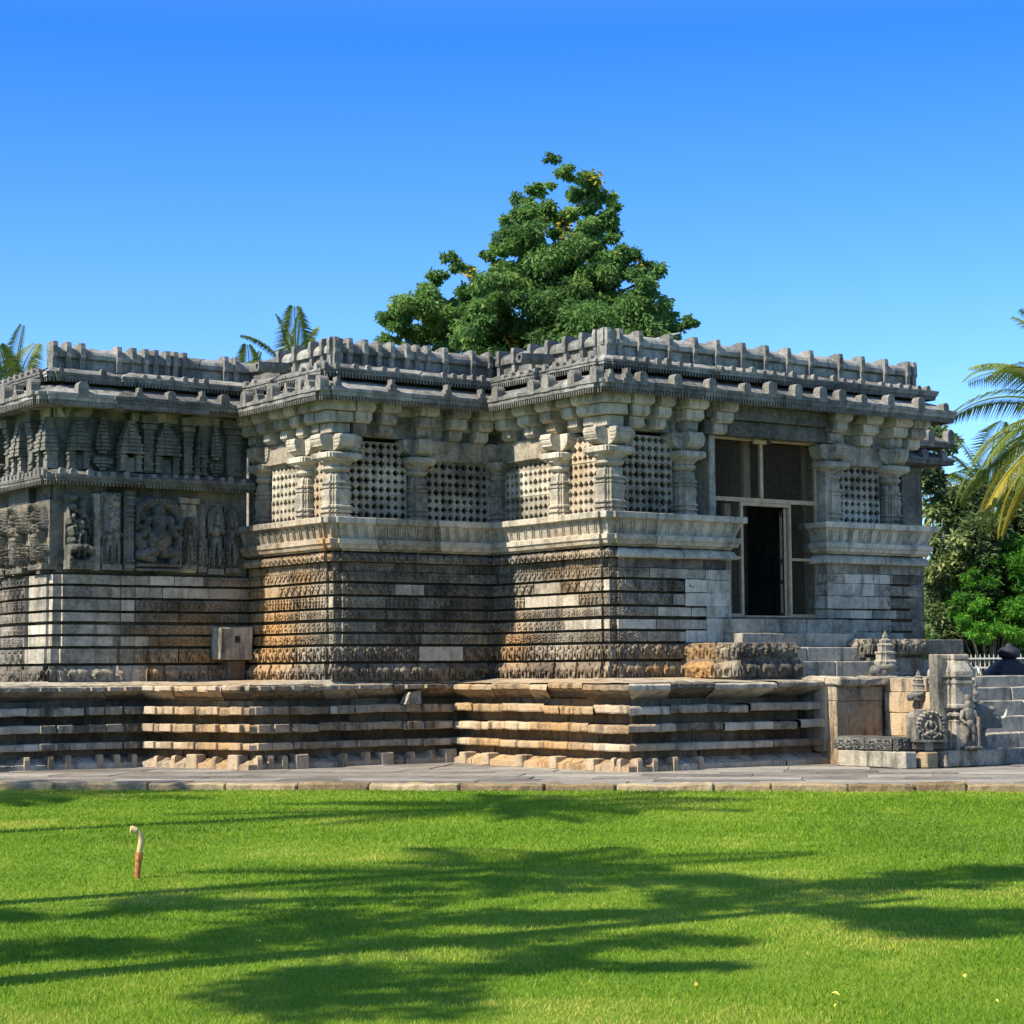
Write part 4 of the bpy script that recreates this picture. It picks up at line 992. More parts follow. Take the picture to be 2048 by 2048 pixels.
# arched niche block with a seated figure
t=loose('niche_carving','small arched niche block with a seated figure leaning against the pillar fragment','carved stone',3.14,-3.80,.262,R(-22))
m=MB();w,h,dp=.27,.46,.15
m.slabs(-w,w,-dp,dp,.13,.5,.6,seed=71);m.slabs(-w*.25,w*.25,-dp*.8,dp,0,.13,.6,seed=72);m.slabs(-w*.95,w*.95,-dp*.6,dp,.02,.12,.3,seed=73)
pts=[(w*math.cos(a),.5+.13*math.sin(a)) for a in np.linspace(0,math.pi,13)];k=len(pts)
V=[(x,-dp,z) for x,z in pts]+[(x,dp,z) for x,z in pts];m.add(V,[tuple(range(k)),tuple(range(2*k-1,k-1,-1))]+[(i,i+1,k+i+1,k+i) for i in range(k-1)],.6)
m.build('niche_block',M['carved'],t,och=False)
m=MB();rr=random.Random(4)
T=np.zeros((60,74));cx=74/60/2
for k in range(50):
    a=math.pi*(k/49*1.5-.25);ell(T,cx+.4*math.cos(a),.5+.38*math.sin(a),.07,.07,.8)
for k in range(16):
    a=math.pi*(k/15*1.5-.25);ell(T,cx+.5*math.cos(a),.52+.42*math.sin(a),.06,.06,1.2)
ell(T,cx,.78,.075,.09,1.2);ell(T,cx,.88,.06,.08,1);ell(T,cx,.56,.11,.15,1.1);ell(T,cx,.3,.15,.1,1.2)
for q in (-1,1):
    limb(T,[(cx+q*.1,.28),(cx+q*.26,.22),(cx+q*.08,.14)],.075,.05,1.1);limb(T,[(cx+q*.12,.64),(cx+q*.22,.48),(cx+q*.12,.36)],.05,.04,1.0)
    ell(T,cx+q*.33,.2,.06,.14,.9);ell(T,cx+q*.33,.38,.045,.05,1)
    T[5:28,int((cx+q*.53)*60)-4:int((cx+q*.53)*60)+4]=.8
T[:5]=.8
H,W=T.shape;z=np.linspace(.14,.62,H);s=np.linspace(-.26,.26,W);Z,S=np.meshgrid(z,s,indexing='ij')
m.grid(np.stack([S,-dp+.02-T*.075,Z],-1),.6,flip=True);m.build('seated_figure',M['carved'],t,och=False)
# guardian figure
t=loose('guardian_statue','small standing stone guardian statue to the right of the pillar fragment','statue',3.86,-4.0,.262,R(-12))
fig=[((0,0,.70),(.05,.055,.065)),((0,.01,.79),(.045,.045,.07)),((0,0,.54),(.095,.06,.12)),((.015,0,.40),(.09,.065,.09)),((0,0,.60),(.11,.055,.05))]
tub=[([(-.045,0,.38),(-.06,-.02,.22),(-.05,0,.04)],[.06,.048,.035]),([(.055,0,.38),(.075,-.03,.2),(.06,0,.04)],[.06,.048,.035]),([(-.1,0,.6),(-.15,-.03,.47),(-.1,-.09,.40)],[.036,.03,.026]),([(.1,0,.6),(.16,-.02,.46),(.15,-.04,.33)],[.036,.03,.026])]
blobs('figure_body',fig,M['carved'],t,vox=.013,tubes=tub,boxes=[(-.17,.2,-.1,.12,0,.05),(-.12,.15,.02,.1,.05,.45),(-.09,.11,.03,.1,.4,.8)])
m=MB();m.box(.13,.16,-.09,-.05,.04,.5,.5);m.build('club',M['carved'],t,och=False)
# small turret pieces
def turret(t,s,seed,mat='carved'):
    m=MB();m.lathe([(.20*s,.26*s),(.21*s,.30*s),(.19*s,.33*s),(.17*s,.34*s),(.17*s,.46*s),(.19*s,.47*s),(.19*s,.5*s),(.13*s,.52*s),(.14*s,.62*s),(.16*s,.64*s),(.1*s,.68*s),(.11*s,.74*s),(.05*s,.78*s),(.055*s,.82*s),(.02*s,.9*s),(.004,.94*s)],tone=.7,shape=square12(.6));m.build('stepped_spire',M[mat],t,och=False)
    blobs('scroll_base',[((0,0,.2*s),(.26*s,.2*s,.14*s)),((-.26*s,-.02,.12*s),(.14*s,.14*s,.12*s)),((.27*s,0,.2*s),(.12*s,.13*s,.1*s)),((.36*s,0,.26*s),(.07*s,.06*s,.07*s)),((0,-.12*s,.2*s),(.18*s,.12*s,.1*s))],M['dark'],t,vox=.02*s,boxes=[(-.3*s,.3*s,-.15*s,.18*s,0,.1*s)])
turret(loose('shrine_turret','miniature shrine turret with a knob finial on the platform edge beside the door steps','carved stone',4.55,-1.6,1.39,R(-12)),.80,1)
turret(loose('shrine_turret','small shrine turret with scroll carving overhanging the stair side wall','carved stone',4.1,-2.75,1.0,R(-30)),.52,2)
t=loose('stone_finial','pale pot-shaped stone finial rising behind the guardian statue','finial',4.75,-3.3,.97)
m=MB();m.lathe([(.08,0),(.12,.02),(.06,.06),(.11,.11),(.12,.16),(.07,.2),(.085,.24),(.09,.3),(.06,.37),(.02,.42),(.004,.43)],n=16,tone=.4);m.build('finial_body',M['stone'],t,smooth=True,och=False)
m=MB();m.slabs(-.13,.15,-.12,.14,-.7,.0,.4,seed=81);m.build('finial_base',M['carved'],t,och=False)
t=loose('beast_head','dark stone beast head with a pale tusk jutting from the stairs beside the finial','carved stone',4.72,-3.45,.26,R(-8))
blobs('head',[((0,0,.5),(.26,.17,.2)),((.28,0,.42),(.16,.12,.11)),((-.1,0,.62),(.14,.12,.1)),((.1,-.14,.55),(.06,.05,.06)),((.22,-.05,.6),(.07,.06,.05))],M['dark'],t,vox=.018,boxes=[(-.3,.05,-.1,.2,0,.4),(-.3,.36,-.14,.14,.3,.37)])
m=MB();m.tube([(.38,-.06,.44),(.46,-.08,.47),(.5,-.08,.56),(.49,-.08,.6)],[.03,.032,.024,.006],8,.9);m.build('tusk',M['stone'],t,smooth=True,och=False)
# ------------------------------------------------------------------ ground: lawn, path, kerb stones
GZ=-.08
def edgeY(x): return 29.2-(x+7.2)*.159
m,nt,b,out=nodes('lawn_soil_grass')
tc=N(nt,'ShaderNodeTexCoord');n1=N(nt,'ShaderNodeTexNoise');n1.inputs['Scale'].default_value=.5;n1.inputs['Detail'].default_value=6
n2=N(nt,'ShaderNodeTexNoise');n2.inputs['Scale'].default_value=38;n2.inputs['Detail'].default_value=6;n2.inputs['Roughness'].default_value=.75
for n_ in (n1,n2): nt.links.new(tc.outputs['Object'],n_.inputs['Vector'])
f=math_(nt,'ADD',math_(nt,'MULTIPLY',n1.outputs['Fac'],.45),math_(nt,'MULTIPLY',n2.outputs['Fac'],.6))
c=ramp(nt,f,[(.3,(.04,.10,.006)),(.52,(.115,.22,.012)),(.74,(.27,.31,.045))]).outputs[0]
nt.links.new(c,b.inputs['Base Color']);b.inputs['Specular IOR Level'].default_value=.1
bp=N(nt,'ShaderNodeBump');bp.inputs['Strength'].default_value=.9;bp.inputs['Distance'].default_value=.03;nt.links.new(n2.outputs['Fac'],bp.inputs['Height']);nt.links.new(bp.outputs[0],b.inputs['Normal'])
M['lawn']=m
m=MB();xs=np.concatenate([[-400,-60],np.linspace(-20,20,41),[60,400]]);ys=np.concatenate([[-60,-10],np.linspace(2,32,31),[120,600]])
X,Y=np.meshgrid(xs,ys,indexing='ij');Z=GZ+((vnoise(np.stack([X,Y,0*X],-1),.35,2)-.5)*.03)*((abs(X)<25)&(Y<26.0)&(Y>0))
m.grid(np.stack([X,Y,Z],-1),.5,flip=False);lawn=tag(m.build('lawn',M['lawn'],och=False),kind='structure')
# grass blades
def blades(n,seed):
    r=np.random.RandomState(seed)
    # sample ground position over the visible wedge and a margin, thinning with distance
    Y=6.8+(30-6.8)*r.rand(n)**1.5;X=(r.rand(n)*2-1)*(Y*.30+.9)*np.where(r.rand(n)<.26,2.1,1.)
    k=Y<edgeY(X)+.04;X,Y=X[k],Y[k];n=len(X)
    z=GZ+((vnoise(np.stack([X,Y,0*X],-1),.35,2)-.5)*.03)*(Y<26.0)
    h=(.011+.014*r.rand(n))*(.7+.7*vnoise(np.stack([X,Y,0*X],-1),.9,6))*(1+.02*np.maximum(Y-10,0))
    a=r.rand(n)*6.283;w=(.0018+.0016*r.rand(n))*(1+.1*np.maximum(Y-9,0));la=r.rand(n)*6.283;ll=h*(.3+.9*r.rand(n))
    c,s=np.cos(a)*w,np.sin(a)*w
    V=np.stack([np.stack([X-c,Y-s,z-.004],-1),np.stack([X+c,Y+s,z-.004],-1),np.stack([X+np.cos(la)*ll,Y+np.sin(la)*ll,z+h],-1)],1)
    pt=vnoise(np.stack([X,Y,0*X],-1),.55,9)*.6+vnoise(np.stack([X,Y,0*X],-1),2.4,12)*.4
    dry=np.clip(vnoise(np.stack([X,Y,0*X],-1),.7,21)*.6+vnoise(np.stack([X,Y,0*X],-1),3.1,22)*.4-.56,0,1)*1.6
    return V.reshape(-1,3),np.arange(3*n).reshape(-1,3),np.clip(.1+.7*pt+(r.rand(n)-.5)*.5+dry,0,1)
m=MB();m.tris(*blades(700000,3));r_=np.random.RandomState(77);ne=9000   # longer uncut blades against the kerb
X=r_.uniform(-9,9,ne);Y=edgeY(X)+.02-.10*r_.rand(ne)**2;h=.035+.075*r_.rand(ne)*vnoise(np.stack([X*2,Y*0,X*0],-1),1.3,4);la=r_.rand(ne)*6.28;w=.005
z=np.full(ne,GZ);V=np.stack([np.stack([X-w,Y,z],-1),np.stack([X+w,Y,z],-1),np.stack([X+np.cos(la)*h*.6,Y+np.sin(la)*h*.4,z+h],-1)],1)
m.tris(V.reshape(-1,3),np.arange(3*ne).reshape(-1,3),np.clip(.35+.5*r_.rand(ne),0,1))
tag(m.build('grass',M['grass'],och=False),'short bright green mown grass covering the lawn','grass',kind='stuff')
# flagged path
m=MB();r=random.Random(9);th=math.atan2(-.159,1);cT,sT=math.cos(th),math.sin(th)
def E2W(s,t,z): return (-7.2+cT*s-sT*t,29.2+sT*s+cT*t,z)
t0=.0
while t0<30:
    dt=r.uniform(.55,1.0) if t0<8 else 5;s=-30.
    while s<60:
        ds=r.uniform(.8,2.2) if t0<8 else 10
        z=r.uniform(-.009,.006) if t0<8 else 0;g=.006;tl=r.uniform(-.006,.006)
        P=[E2W(s+g,t0+g,z+tl),E2W(s+ds-g,t0+g+r.uniform(-.02,.0),z-tl),E2W(s+ds-g,t0+dt-g,z),E2W(s+g,t0+dt-g,z)]
        B_=[(p[0],p[1],-.07) for p in P];m.add(P+B_,[(0,1,2,3),(0,4,5,1),(1,5,6,2),(2,6,7,3),(3,7,4,0)],r.uniform(.2,.85));s+=ds
    t0+=dt
m.add([E2W(-30,.05,-.03),E2W(60,.05,-.03),E2W(60,32,-.03),E2W(-30,32,-.03)],[(0,1,2,3)],.1)
tag(m.build('paved_path',M['pave'],och=False),kind='structure')
ks=[-.6,.9,2.25,3.35,4.35,5.35,6.6,7.75,8.7,10.0,10.75,11.75,12.6,13.25,14.6]
where=['at the far left edge of the photo','left of the lawn pipe, second from the left edge','directly behind the lawn pipe','just right of the pipe, darker than its neighbours','below the drain block','below the left shrine screens','below the middle lattice bay','below the inner corner of the platform','below the right stretch of platform','below the platform corner with tabs','below the door screen','below the platform right end','left of the raised kerb stone','the raised one standing above its neighbours','at the far right edge of the photo']
for i in range(14):
    m=MB();z1=.022 if i!=12 else .06
    if i==3:z1=.02
    m.slabs(0,ks[i+1]-ks[i]-.012,-.27,-.002,-.14,z1*rnd.uniform(.7,1),rnd.uniform(.1,.8),ch=.025,amp=.022,seg=.09,seed=500+i)
    o=m.build('kerb_stone',M['kerb'],och=False,loc=E2W(ks[i],0.0,0),rotz=th)
    lab={12:'raised ochre kerb stone standing above its neighbours near the right edge of the lawn',13:'ochre kerb stone at the far right end of the lawn edge'}.get(i,'long rough kerb stone %s'%where[i])
    tag(o,lab,'kerb stone','kerb stones along the lawn edge')
# pipe on the lawn
t=tag(empty('lawn_pipe',(-2.963,16.37,GZ)),'bent rusty and cream water pipe sticking up out of the lawn','pipe')
m=MB();m.tube([(0,0,-.05),(.012,0,.1),(.02,0,.19)],.024,14,.5);m.build('rusty_stub',M['rust'],t,smooth=True,och=False)
m=MB();m.tube([(.016,0,.14),(.0215,0,.205)],.030,8,.5);m.build('coupling',M['rust'],t,och=False)
m=MB();m.tube([(.021,0,.2),(.03,0,.26),(.034,0,.305),(.024,-.005,.345),(.004,-.01,.365),(-.02,-.015,.378)],.0225,14,.5);m.build('bent_pipe',M['pvc'],t,smooth=True,och=False)
m=MB();m.tube([(-.004,-.013,.37),(-.03,-.02,.383),(-.045,-.025,.385)],.028,14,.5);m.build('end_cap',M['pvc'],t,smooth=True,och=False)
# fallen leaves
m=MB();P=np.zeros((7,3,3))
for i in range(7):
    u=i/6;w=.018*math.sin(math.pi*min(1,u*.95+.03))
    for j in range(3): P[i,j]=(u*.06-.03,(j-1)*w,.012+.012*abs(j-1)*w/.018+.006*math.sin(u*3))
m.grid(P,.5);lo=m.build('fallen_leaf',M['yleaf'],och=False);LM=lo.data;bpy.data.objects.remove(lo)
for i,(x,y) in enumerate(((1.642,10.35),(1.496,9.756),(2.282,10.648),(2.59,10.864),(2.258,9.865),(1.615,12.545),(1.741,11.563),(1.533,10.071),(1.482,14.451),(1.773,12.12),(-1.5,12.2),(.4,11.0),(.9,10.4))):
    o=bpy.data.objects.new('fallen_leaf',LM);COL.objects.link(o);o.location=(x,y,GZ+.03);o.rotation_euler=(rnd.uniform(-.3,.3),rnd.uniform(-.3,.3),rnd.uniform(0,6));q=rnd.uniform(.5,.8);o.scale=(q,q,q)
    tag(o,'small yellow fallen leaf lying on the green lawn','leaf','fallen leaves on the lawn')
# ------------------------------------------------------------------ fence and dark finial at the back right
t=tag(empty('railing_fence',(12.7,55,.1)),'white metal railing fence at the back right below the bushes','fence')
FL=8.0
for z in (1.42,1.66):
    m=MB();m.box(-1.2,FL,-.02,.02,z-.02,z+.02,.5);m.build('rail',M['white'],t,och=False)
m=MB();k=int((FL+1.2)/.12)
for i in range(k):
    x=-1.2+.06+i*.12;m.box(x-.010,x+.010,-.014+.035,.014+.035,.0,1.72,.5);m.add([(x-.010,.021,1.72),(x+.010,.021,1.72),(x+.010,.049,1.72),(x-.010,.049,1.72),(x,.035,1.79)],[(0,1,4),(1,2,4),(2,3,4),(3,0,4)],.5)
o=m.build('picket_row',M['white'],t,och=False);o['kind']='stuff'
t=tag(empty('dark_stone_ornament',(10.05,42,1.22)),'dark stone ornament with a round top in front of the white railing','ornament')
m=MB();m.lathe([(.62,-.1),(.62,.28),(.5,.34),(.46,.42),(.36,.5),(.28,.56),(.2,.6)],n=14,tone=.3,shape=square12(.6));m.build('ornament_base',M['black'],t,och=False)
m=MB();m.lathe([(.13,.58),(.2,.62),(.27,.68),(.29,.76),(.27,.83),(.2,.89),(.1,.93),(.09,.97),(.02,1.02)],n=18,tone=.3);m.build('round_top',M['black'],t,smooth=True,och=False)
t.scale=(.78,.78,.78)
m=MB();m.box(-2.2,9,-.6,.4,-1.6,-.0,.4);m.build('plinth',M['stone'],t,och=False)
# floodlight on the roof edge
t=tag(empty('floodlight',L2W(1.55,.35,7.0),ANG),'small white floodlight lying on the roof parapet under the tree','floodlight')
m=MB();m.box(-.19,.24,-.12,.12,.06,.085,.5,.006,0,Matrix.Rotation(R(-16),4,'Y'));m.build('lamp_panel',M['white'],t,och=False)
m=MB();m.box(-.02,.03,-.03,.03,-.02,.08,.5);m.build('bracket',M['blackmetal'],t,och=False)
# ------------------------------------------------------------------ vegetation
def leafcloud(m,C,Rr,n,size,r,droop=.3,tone0=.5,tv=.35,aspect=.45,flat=1.0):
    """n leaves in an ellipsoidal clump"""
    d=r.normal(size=(n,3));d/=np.linalg.norm(d,axis=1)[:,None]
    rad=r.rand(n)**.45
    P=np.array(C)+d*rad[:,None]*np.array(Rr)
    ax=r.normal(size=(n,3))*np.array([1,1,.6])+d*.6;ax[:,2]-=droop*1.6;ax/=np.linalg.norm(ax,axis=1)[:,None]
    q=r.normal(size=(n,3));sd=np.cross(ax,q);sd/=np.linalg.norm(sd,axis=1)[:,None]
    L=size*(.6+.8*r.rand(n))[:,None];w=L*aspect*.5
    nb=np.cross(ax,sd)
    V=np.stack([P,P+ax*L*.5+sd*w+nb*L*.06,P+ax*L,P+ax*L*.5-sd*w+nb*L*.06],1)
    t=np.clip(tone0+(r.rand(n)-.5)*tv,0,1)
    m.quads(V.reshape(-1,3),np.arange(4*n).reshape(-1,4),t)
def tree(name,label,base,clumps,mat,size,per,limbs,trunk_r,seed,droop=.3,group=None,aspect=.45,tv=.4):
    r=np.random.RandomState(seed);t=tag(empty(name,base),label,'tree',group);b=Vector(base)
    m=MB()
    for c,Rr in clumps:
        c=Vector(c)-b;to=.25+.5*r.rand()
        n=int(per*Rr[0]*Rr[2]*(.7+.5*r.rand()))
        k=max(6,int(Rr[0]*Rr[2]*17))
        for i in range(k):   # sub-clumps leave gaps between them
            d=r.normal(size=3);d/=np.linalg.norm(d);q=np.array(c)+d*np.array(Rr)*(r.rand()**.5)*.95
            rr=np.array(Rr)*r.uniform(.17,.42);leafcloud(m,q,rr,max(6,n//k),size,r,droop,np.clip(to+r.uniform(-.2,.2),0,1),tv,aspect)
    m.build('crown',M[mat],t,och=False)
    m=MB()
    for pts,rads in limbs: m.tube([Vector(p)-b for p in pts],rads,7,.5)
    m.build('trunk',M['bark'],t,och=False)
    return t
# big tree behind the roof: outline points in image pixels (x, y, half-width), placed at distance 52
D=52.
def at(px,py,Y=D):   # image pixel coordinates to a world position at the given distance
    return ((px-1024)/4135.*Y*1.003,Y,1.52+(1342-.0072*(px-1024)-py)/4135.*Y*1.004)
r=np.random.RandomState(5);cl=[]
outline=[(1108,318,20),(1090,345,34),(1135,345,36),(1052,375,30),(1170,372,52),(1205,385,40),(1085,405,55),(1140,410,70),(1200,430,60),(1225,418,26),(1040,440,50),(1100,470,90),(1180,470,85),(1020,480,50),(1235,440,22),(1060,520,95),(1150,530,110),(1220,520,70),(1000,480,40),(985,500,32),(1020,560,90),(1110,590,120),(1200,590,110),(1270,510,40),(1290,560,55),(1255,610,100),(1000,610,100),(1310,620,70),(1340,660,60),(1090,650,130),(1200,650,130),(1290,680,90),(1000,670,110),(1375,690,30),(940,660,70),(1100,720,150),(1220,720,150),(1330,720,80),(1000,730,120),(1405,705,26),(1365,655,34),(1335,605,36),(1375,720,50),(1300,560,30)]
for x,y,w in outline:
    p=at(x,y);s=w/4135*D;cl.append(((p[0],p[1]+r.uniform(-1.2,1.2),p[2]),(s*.85,s*1.3,s*.62)))
b0=at(1110,700);lim=[([(b0[0],D,-.1),(b0[0]+.1,D,5),(b0[0]+.05,D,9.0),(b0[0]+.1,D,11.6)],[.38,.3,.15,.03])]
for x,y in ((1000,560),(1290,560),(1230,470),(1060,420),(960,640),(1330,660),(1180,380)):
    p=at(x,y);q=(b0[0]+.05,D,p[2]-1.6);lim.append(([q,((p[0]+q[0])/2,D+.2,p[2]-.5),p],[.09,.06,.025]))
tr=tree('tree','tall bushy tree with a pointed crown rising behind the middle of the temple roof',(b0[0],D,-.1),cl,'tree',.125,8600,lim,.35,21,droop=.6,aspect=.42)
rr=np.random.RandomState(8)
m=MB()
for x,y in ((1087,446),(1200,362),(1130,470),(1115,555),(1030,760),(1120,520),(945,560),(1270,540),(1025,690)):
    p=at(x,y);leafcloud(m,(p[0]-b0[0],p[1]-D-1.0,p[2]+.1),(.2,.2,.24),22,.15,rr,.4,.5,.5)
m.build('yellow_leaf_clusters',M['treey'],tr,och=False)
cl=[]
for x,y,w in [(905,525,22),(870,550,34),(845,560,26),(930,545,34),(880,590,60),(940,600,60),(835,600,32),(800,615,22),(860,640,85),(940,650,80),(800,660,60),(780,690,40),(840,700,90),(930,710,90),(780,720,50)]:
    p=at(x,y,56);s=w/4135*56;cl.append(((p[0],p[1]+r.uniform(-1,1),p[2]),(s*.9,s*1.3,s*.65)))
b1=at(880,700,56);lim=[([(b1[0],56,-.1),(b1[0]+.1,56,5),(b1[0],56,9.6)],[.28,.2,.05])]
for x,y in ((840,600),(930,590),(800,660)):
    p=at(x,y,56);q=(b1[0],56,p[2]-1.4);lim.append(([q,p],[.07,.02]))
tree('tree','lower bushy tree leaning left of the pointed tree behind the roof',(b1[0],56,-.1),cl,'tree',.125,8600,lim,.3,22,droop=.6,aspect=.42)
# palms
def palm(label,base,top,n,flen,seed,mat='palm',ymix=0.,name='coconut_palm',group=None,lean=(0,0),frs=None,erange=(78,-22)):
    r=random.Random(seed);R_=np.random.RandomState(seed);t=tag(empty(name,base),label,'palm',group);H=top-base[2]
    m=MB();m.tube([(lean[0]*(k/6)**2,lean[1]*(k/6)**2,H*k/6) for k in range(7)],[.2,.17,.15,.14,.13,.13,.14],9,.5);m.build('trunk',M['palmbark'],t,och=False)
    ctr=Vector((lean[0],lean[1],H))
    for i in range(n):
        az=(i*2.39996+r.uniform(-.25,.25)) if frs is None else frs[i][0]
        el=(R(erange[0])-R(erange[0]-erange[1])*(i/n)**1.1+r.uniform(-.12,.12)) if frs is None else frs[i][1]
        L=flen*r.uniform(.85,1.1)
        d=Vector((math.cos(az)*math.cos(el),math.sin(az)*math.cos(el),math.sin(el)))
        pts=[];p=ctr.copy();K=16
        for k in range(K+1):
            pts.append(p.copy());d=(d+Vector((0,0,-.075-.05*(k/K)))).normalized();p=p+d*(L/K)
        m=MB();m.tube(pts,[.035*(1-.85*k/K)+.004 for k in range(K+1)],5,.8)
        V=[];to=[]
        nl=64;tw=r.uniform(-.3,.3)
        base_t=r.uniform(.2,.7)
        for k in range(nl):
            u=.1+.9*k/nl;x=u*K;i0=min(K-1,int(x));q=pts[i0].lerp(pts[i0+1],x-i0);dd=(pts[i0+1]-pts[i0]).normalized()
            sd=dd.cross(Vector((0,0,1)));sd=sd.normalized() if sd.length>.05 else Vector((1,0,0))
            up=sd.cross(dd)
            ll=L*.25*math.sin(math.pi*min(1,.18+u*.78))*r.uniform(.85,1.1)+.1
            for s in (-1,1):
                ld=(sd*s*.8+dd*.55+up*(.25+tw*s)+Vector((0,0,-.28))).normalized();w=(dd*.017+up*.006)
                m1=q+ld*ll*.5;e_=q+(ld+Vector((0,0,-.35))).normalized()*ll
                V+=[q-w*.6,m1-w,e_,m1+w];to.append(min(1,max(0,base_t+r.uniform(-.25,.25))))
        m.quads(np.array([v[:] for v in V]),np.arange(len(V)).reshape(-1,4),to)
        m.build('frond',M['palmy'] if r.random()<ymix*(i/n*2-.8) else M[mat],t,och=False)
    return t
palm('tall coconut palm with yellowing fronds at the right edge of the photo',(12.5,45,-.08),6.8,44,3.2,3,ymix=.75,erange=(84,-28))
palm('darker coconut palm behind the right bushes, lower than the yellowing one',(15.2,66,-.08),7.0,18,3.4,4,ymix=.25)
palm('coconut palm showing its fronds above the left end of the roof',(-11.7,48,-.08),7.4,18,2.2,5,erange=(84,12))
palm('coconut palm with upright fronds behind the roof in the left centre',(-5.25,50,-.08),8.3,16,2.2,6,erange=(84,20))
palm('far coconut palm whose frond tips just clear the roof left of centre',(-7.6,60,-.08),9.15,14,2.0,8,erange=(80,20))
# shrubs at the right
def shrub(label,base,cl,mat,size,per,seed,droop=.2,aspect=.5,name='shrub',tv=.6):
    r=np.random.RandomState(seed);t=tag(empty(name,base),label,'shrub');b=np.array(base);m=MB()
    for c,Rr in cl:
        k=max(8,int(Rr[0]*Rr[2]*16));to=.2+.5*r.rand()
        for i in range(k):
            d=r.normal(size=3);d/=np.linalg.norm(d);q=np.array(c)-b+d*np.array(Rr)*(r.rand()**.4)
            leafcloud(m,q,np.array(Rr)*r.uniform(.28,.55),max(10,int(per*Rr[0]*Rr[2]/k)),size,r,droop,np.clip(to+r.uniform(-.25,.25),0,1),tv,aspect)
    m.build('foliage',M[mat],t,och=False)
    m=MB()
    for c,Rr in cl: m.tube([(0,.6,0),tuple((np.array(c)-b)*np.array([.5,.5,.6])+np.array([0,.6,0])),tuple(np.array(c)-b+np.array([0,.4,-.1]))],[.05,.03,.012],6,.5)
    m.build('stem',M['bark'],t,och=False)
    return t
Y=58.
def cp(px,py,w,Y,hf=.8): p=at(px,py,Y);s=w/4135*Y;return ((p[0],p[1]+rnd.uniform(-.5,.5),p[2]),(s,s*1.2,s*hf))
shrub('dark glossy large-leaved shrub beside the right end of the temple',at(1900,1330,Y)[:2]+(-.08,),[cp(1868,960,32,Y,1.0),cp(1885,880,30,Y,1.2),cp(1905,1000,50,Y),cp(1900,1080,60,Y),cp(1960,1010,50,Y),cp(1960,1080,60,Y),cp(1890,1160,60,Y),cp(1960,1150,70,Y),cp(1900,1240,60,Y),cp(1960,1250,70,Y)],'shrub',.19,4200,31,.25,.42)
shrub('second dark shrub behind the palm at the right edge',at(2060,1330,60)[:2]+(-.08,),[cp(2010,1000,45,60),cp(2050,1010,60,60),cp(2040,1080,70,60),cp(2090,1060,70,60),cp(2000,1100,50,60),cp(2100,1160,80,60),cp(2030,1240,80,60)],'shrub',.19,3800,32,.25,.42)
Y=57.
shrub('bright green feathery bush growing above the white railing',at(1985,1330,Y)[:2]+(-.08,),[cp(1925,1195,28,Y,.6),cp(1960,1160,40,Y,.6),cp(2000,1190,50,Y,.6),cp(2040,1130,45,Y,.7),cp(2060,1090,45,Y,.7),cp(1930,1250,34,Y,.6),cp(1985,1260,46,Y,.6),cp(2040,1200,50,Y,.6),cp(2060,1260,40,Y),cp(2030,1085,26,Y,.6),cp(1915,1225,22,Y,.6),cp(1985,1130,36,Y,.6),cp(2010,1240,45,Y,.7),cp(1955,1215,36,Y,.7),cp(2080,1170,50,Y,.8)],'fern',.12,9500,33,.5,.3)
shrub('low dark hedge behind the white railing at the right',at(2000,1340,58.5)[:2]+(-.08,),[cp(1900,1290,40,58.5),cp(1950,1300,45,58.5),cp(2000,1310,50,58.5),cp(2055,1310,50,58.5),cp(2110,1300,50,58.5)],'tree',.15,3200,34,.2,.45,'hedge')
for i,(px,w_,py) in enumerate(((1880,75,1190),(1960,80,1160),(2040,85,1130),(2120,90,1160))):
    shrub('%s leafy tree filling the gap far behind the right bushes'%('leftmost','second','third','rightmost')[i],at(px,1330,70)[:2]+(-.08,),[cp(px,py,w_,70,1.1),cp(px-30,py+70,w_,70,.9),cp(px+25,py-60,w_*.7,70,.9),cp(px,py+130,w_,70,.6)],'tree',.2,2600,60+i,.3,.45,'leafy_tree')
# palms and a broad tree left of the lawn whose shadows fall across it
SUN_AZ=R(56.6);SUN_EL=R(46)
sh=(math.sin(SUN_AZ),math.cos(SUN_AZ));ct=1/math.tan(SUN_EL)
def caster(gx,gy,h): return (gx-sh[0]*h*ct,gy-sh[1]*h*ct)
for i,(gx,gy,h,fl,n,lab) in enumerate(((-.3,24.4,9.5,2.9,22,'coconut palm outside the photo on the left, farthest along the lawn'),(-7.0,27.3,9,2.9,22,'coconut palm outside the photo on the left, beside the paved path'),(-.2,16.9,10,2.3,13,'coconut palm outside the photo on the left, midway along the lawn'))):
    x,y=caster(gx,gy,h);palm(lab,(x,y,GZ),h+GZ,n,fl,50+i,group='palms shading the lawn')
rr=np.random.RandomState(3)
SA=((-.11,15.68),(.48,16.6),(1.02,15.78),(1.29,14.57),(.72,13.71),(.23,13.47),(.8,12.45),(.41,11.42),(-.09,12.27),(-.73,13.26),(-1.36,13.84),(-1.09,14.72),(-2.16,14.33),(-2.07,12.38),(-1.49,12.24),(-.34,11.08),(-.77,10.35),(-1.12,9.99),(-2.93,13.94),(-2.53,12.18))
SB=((2.02,14.84),(2.67,15.48),(3.29,15.8),(3.92,16.55),(2.5,13.6),(2.98,13.57),(3.14,13.04),(2.06,13.91),(1.75,15.55),(2.55,12.58))
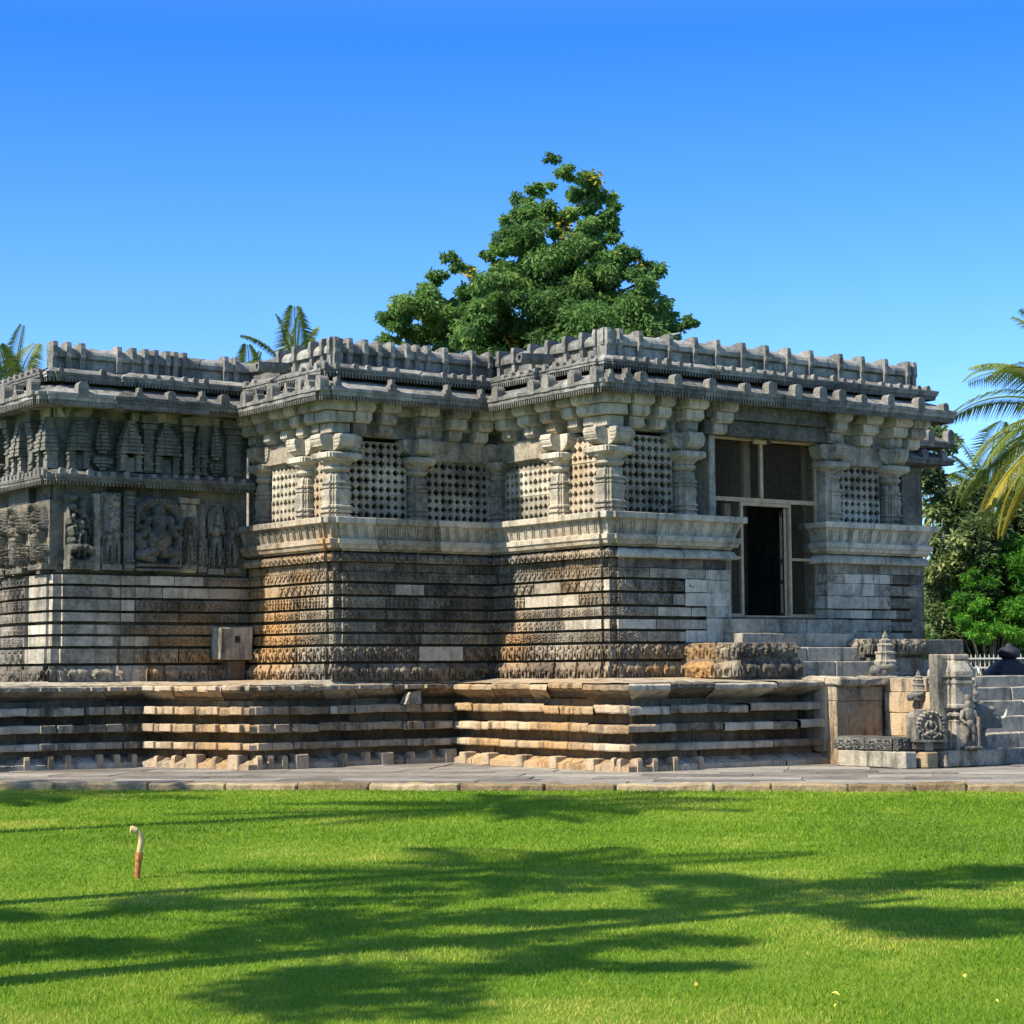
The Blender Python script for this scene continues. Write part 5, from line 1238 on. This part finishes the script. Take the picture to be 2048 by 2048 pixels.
for lab,pts,hb,per in (('broad shade tree outside the photo on the left of the lawn, nearer the pipe',SA,8.5,620),('taller shade tree outside the photo on the left, behind the broad one',SB,10.5,620)):
    cl=[]
    for gx,gy in pts:
        h=hb+rr.uniform(-.5,.5);x,y=caster(gx,gy,h);w_=rr.uniform(.62,.9)
        cl.append(((x,y,h),(w_,w_*.8,w_*.6)))
    x0_=sum(c[0][0] for c in cl)/len(cl);y0_=sum(c[0][1] for c in cl)/len(cl)
    lim=[([(x0_,y0_,GZ),(x0_+.1,y0_,hb*.6),(x0_,y0_,hb)],[.2,.16,.08])]+[([(x0_,y0_,hb-.8),c[0]],[.03,.01]) for c in cl]
    tree('tree',lab,(x0_,y0_,GZ),cl,'tree',.17,per*2.4,lim,.3,int(hb*5))
# ------------------------------------------------------------------ light, sky, camera
w=bpy.data.worlds.new('World');scene.world=w;w.use_nodes=True;nt=w.node_tree;nt.nodes.clear()
out=nt.nodes.new('ShaderNodeOutputWorld');bg=nt.nodes.new('ShaderNodeBackground');sky=nt.nodes.new('ShaderNodeTexSky')
sky.sky_type='NISHITA';sky.sun_disc=False;sky.sun_elevation=SUN_EL
sky.sun_rotation=SUN_AZ+math.pi
sky.air_density=1.0;sky.dust_density=.25;sky.ozone_density=2.2;sky.altitude=300
hs=nt.nodes.new('ShaderNodeHueSaturation');hs.inputs['Saturation'].default_value=1.05
nt.links.new(sky.outputs[0],hs.inputs['Color'])
tcw=nt.nodes.new('ShaderNodeTexCoord');sx=nt.nodes.new('ShaderNodeSeparateXYZ');nt.links.new(tcw.outputs['Generated'],sx.inputs[0])
cr=ramp(nt,sx.outputs[2],[(0,(.42,.54,.72)),(.12,(.29,.45,.71)),(.30,(.09,.30,.66)),(.55,(.74,.76,.78)),(1,(.92,.86,.76))])
mx=nt.nodes.new('ShaderNodeMix');mx.data_type='RGBA';mx.blend_type='MULTIPLY';mx.inputs[0].default_value=1
nt.links.new(hs.outputs[0],mx.inputs[6]);nt.links.new(cr.outputs[0],mx.inputs[7]);nt.links.new(mx.outputs[2],bg.inputs[0]);nt.links.new(bg.outputs[0],out.inputs[0]);bg.inputs[1].default_value=.15
sl=bpy.data.lights.new('sun','SUN');sl.energy=3.9;sl.angle=R(.53);sl.color=(1,.90,.74);so=bpy.data.objects.new('sun',sl);COL.objects.link(so)
dv=Vector((sh[0]*math.cos(SUN_EL),sh[1]*math.cos(SUN_EL),-math.sin(SUN_EL)));so.rotation_euler=dv.to_track_quat('-Z','Y').to_euler();so.location=(-20,5,25)
cd=bpy.data.cameras.new('camera');cam=bpy.data.objects.new('camera',cd);COL.objects.link(cam);scene.camera=cam
cd.sensor_width=36;cd.lens=4135.06/2048*36;cd.clip_end=3000;cd.clip_start=.1
PT=R(4.3966);RL=R(-.415)
# image rolled by RL (horizon rises to the right): turn the camera about its view axis
Rm=Matrix.Rotation(PT+math.pi/2,3,'X')@Matrix.Rotation(RL,3,'Z')
cam.rotation_euler=Rm.to_euler();cam.location=(0,0,1.52)
scene.view_settings.view_transform='Standard';scene.view_settings.look='None';scene.view_settings.gamma=1;scene.view_settings.exposure=1.35
scene.render.resolution_x=scene.render.resolution_y=1024
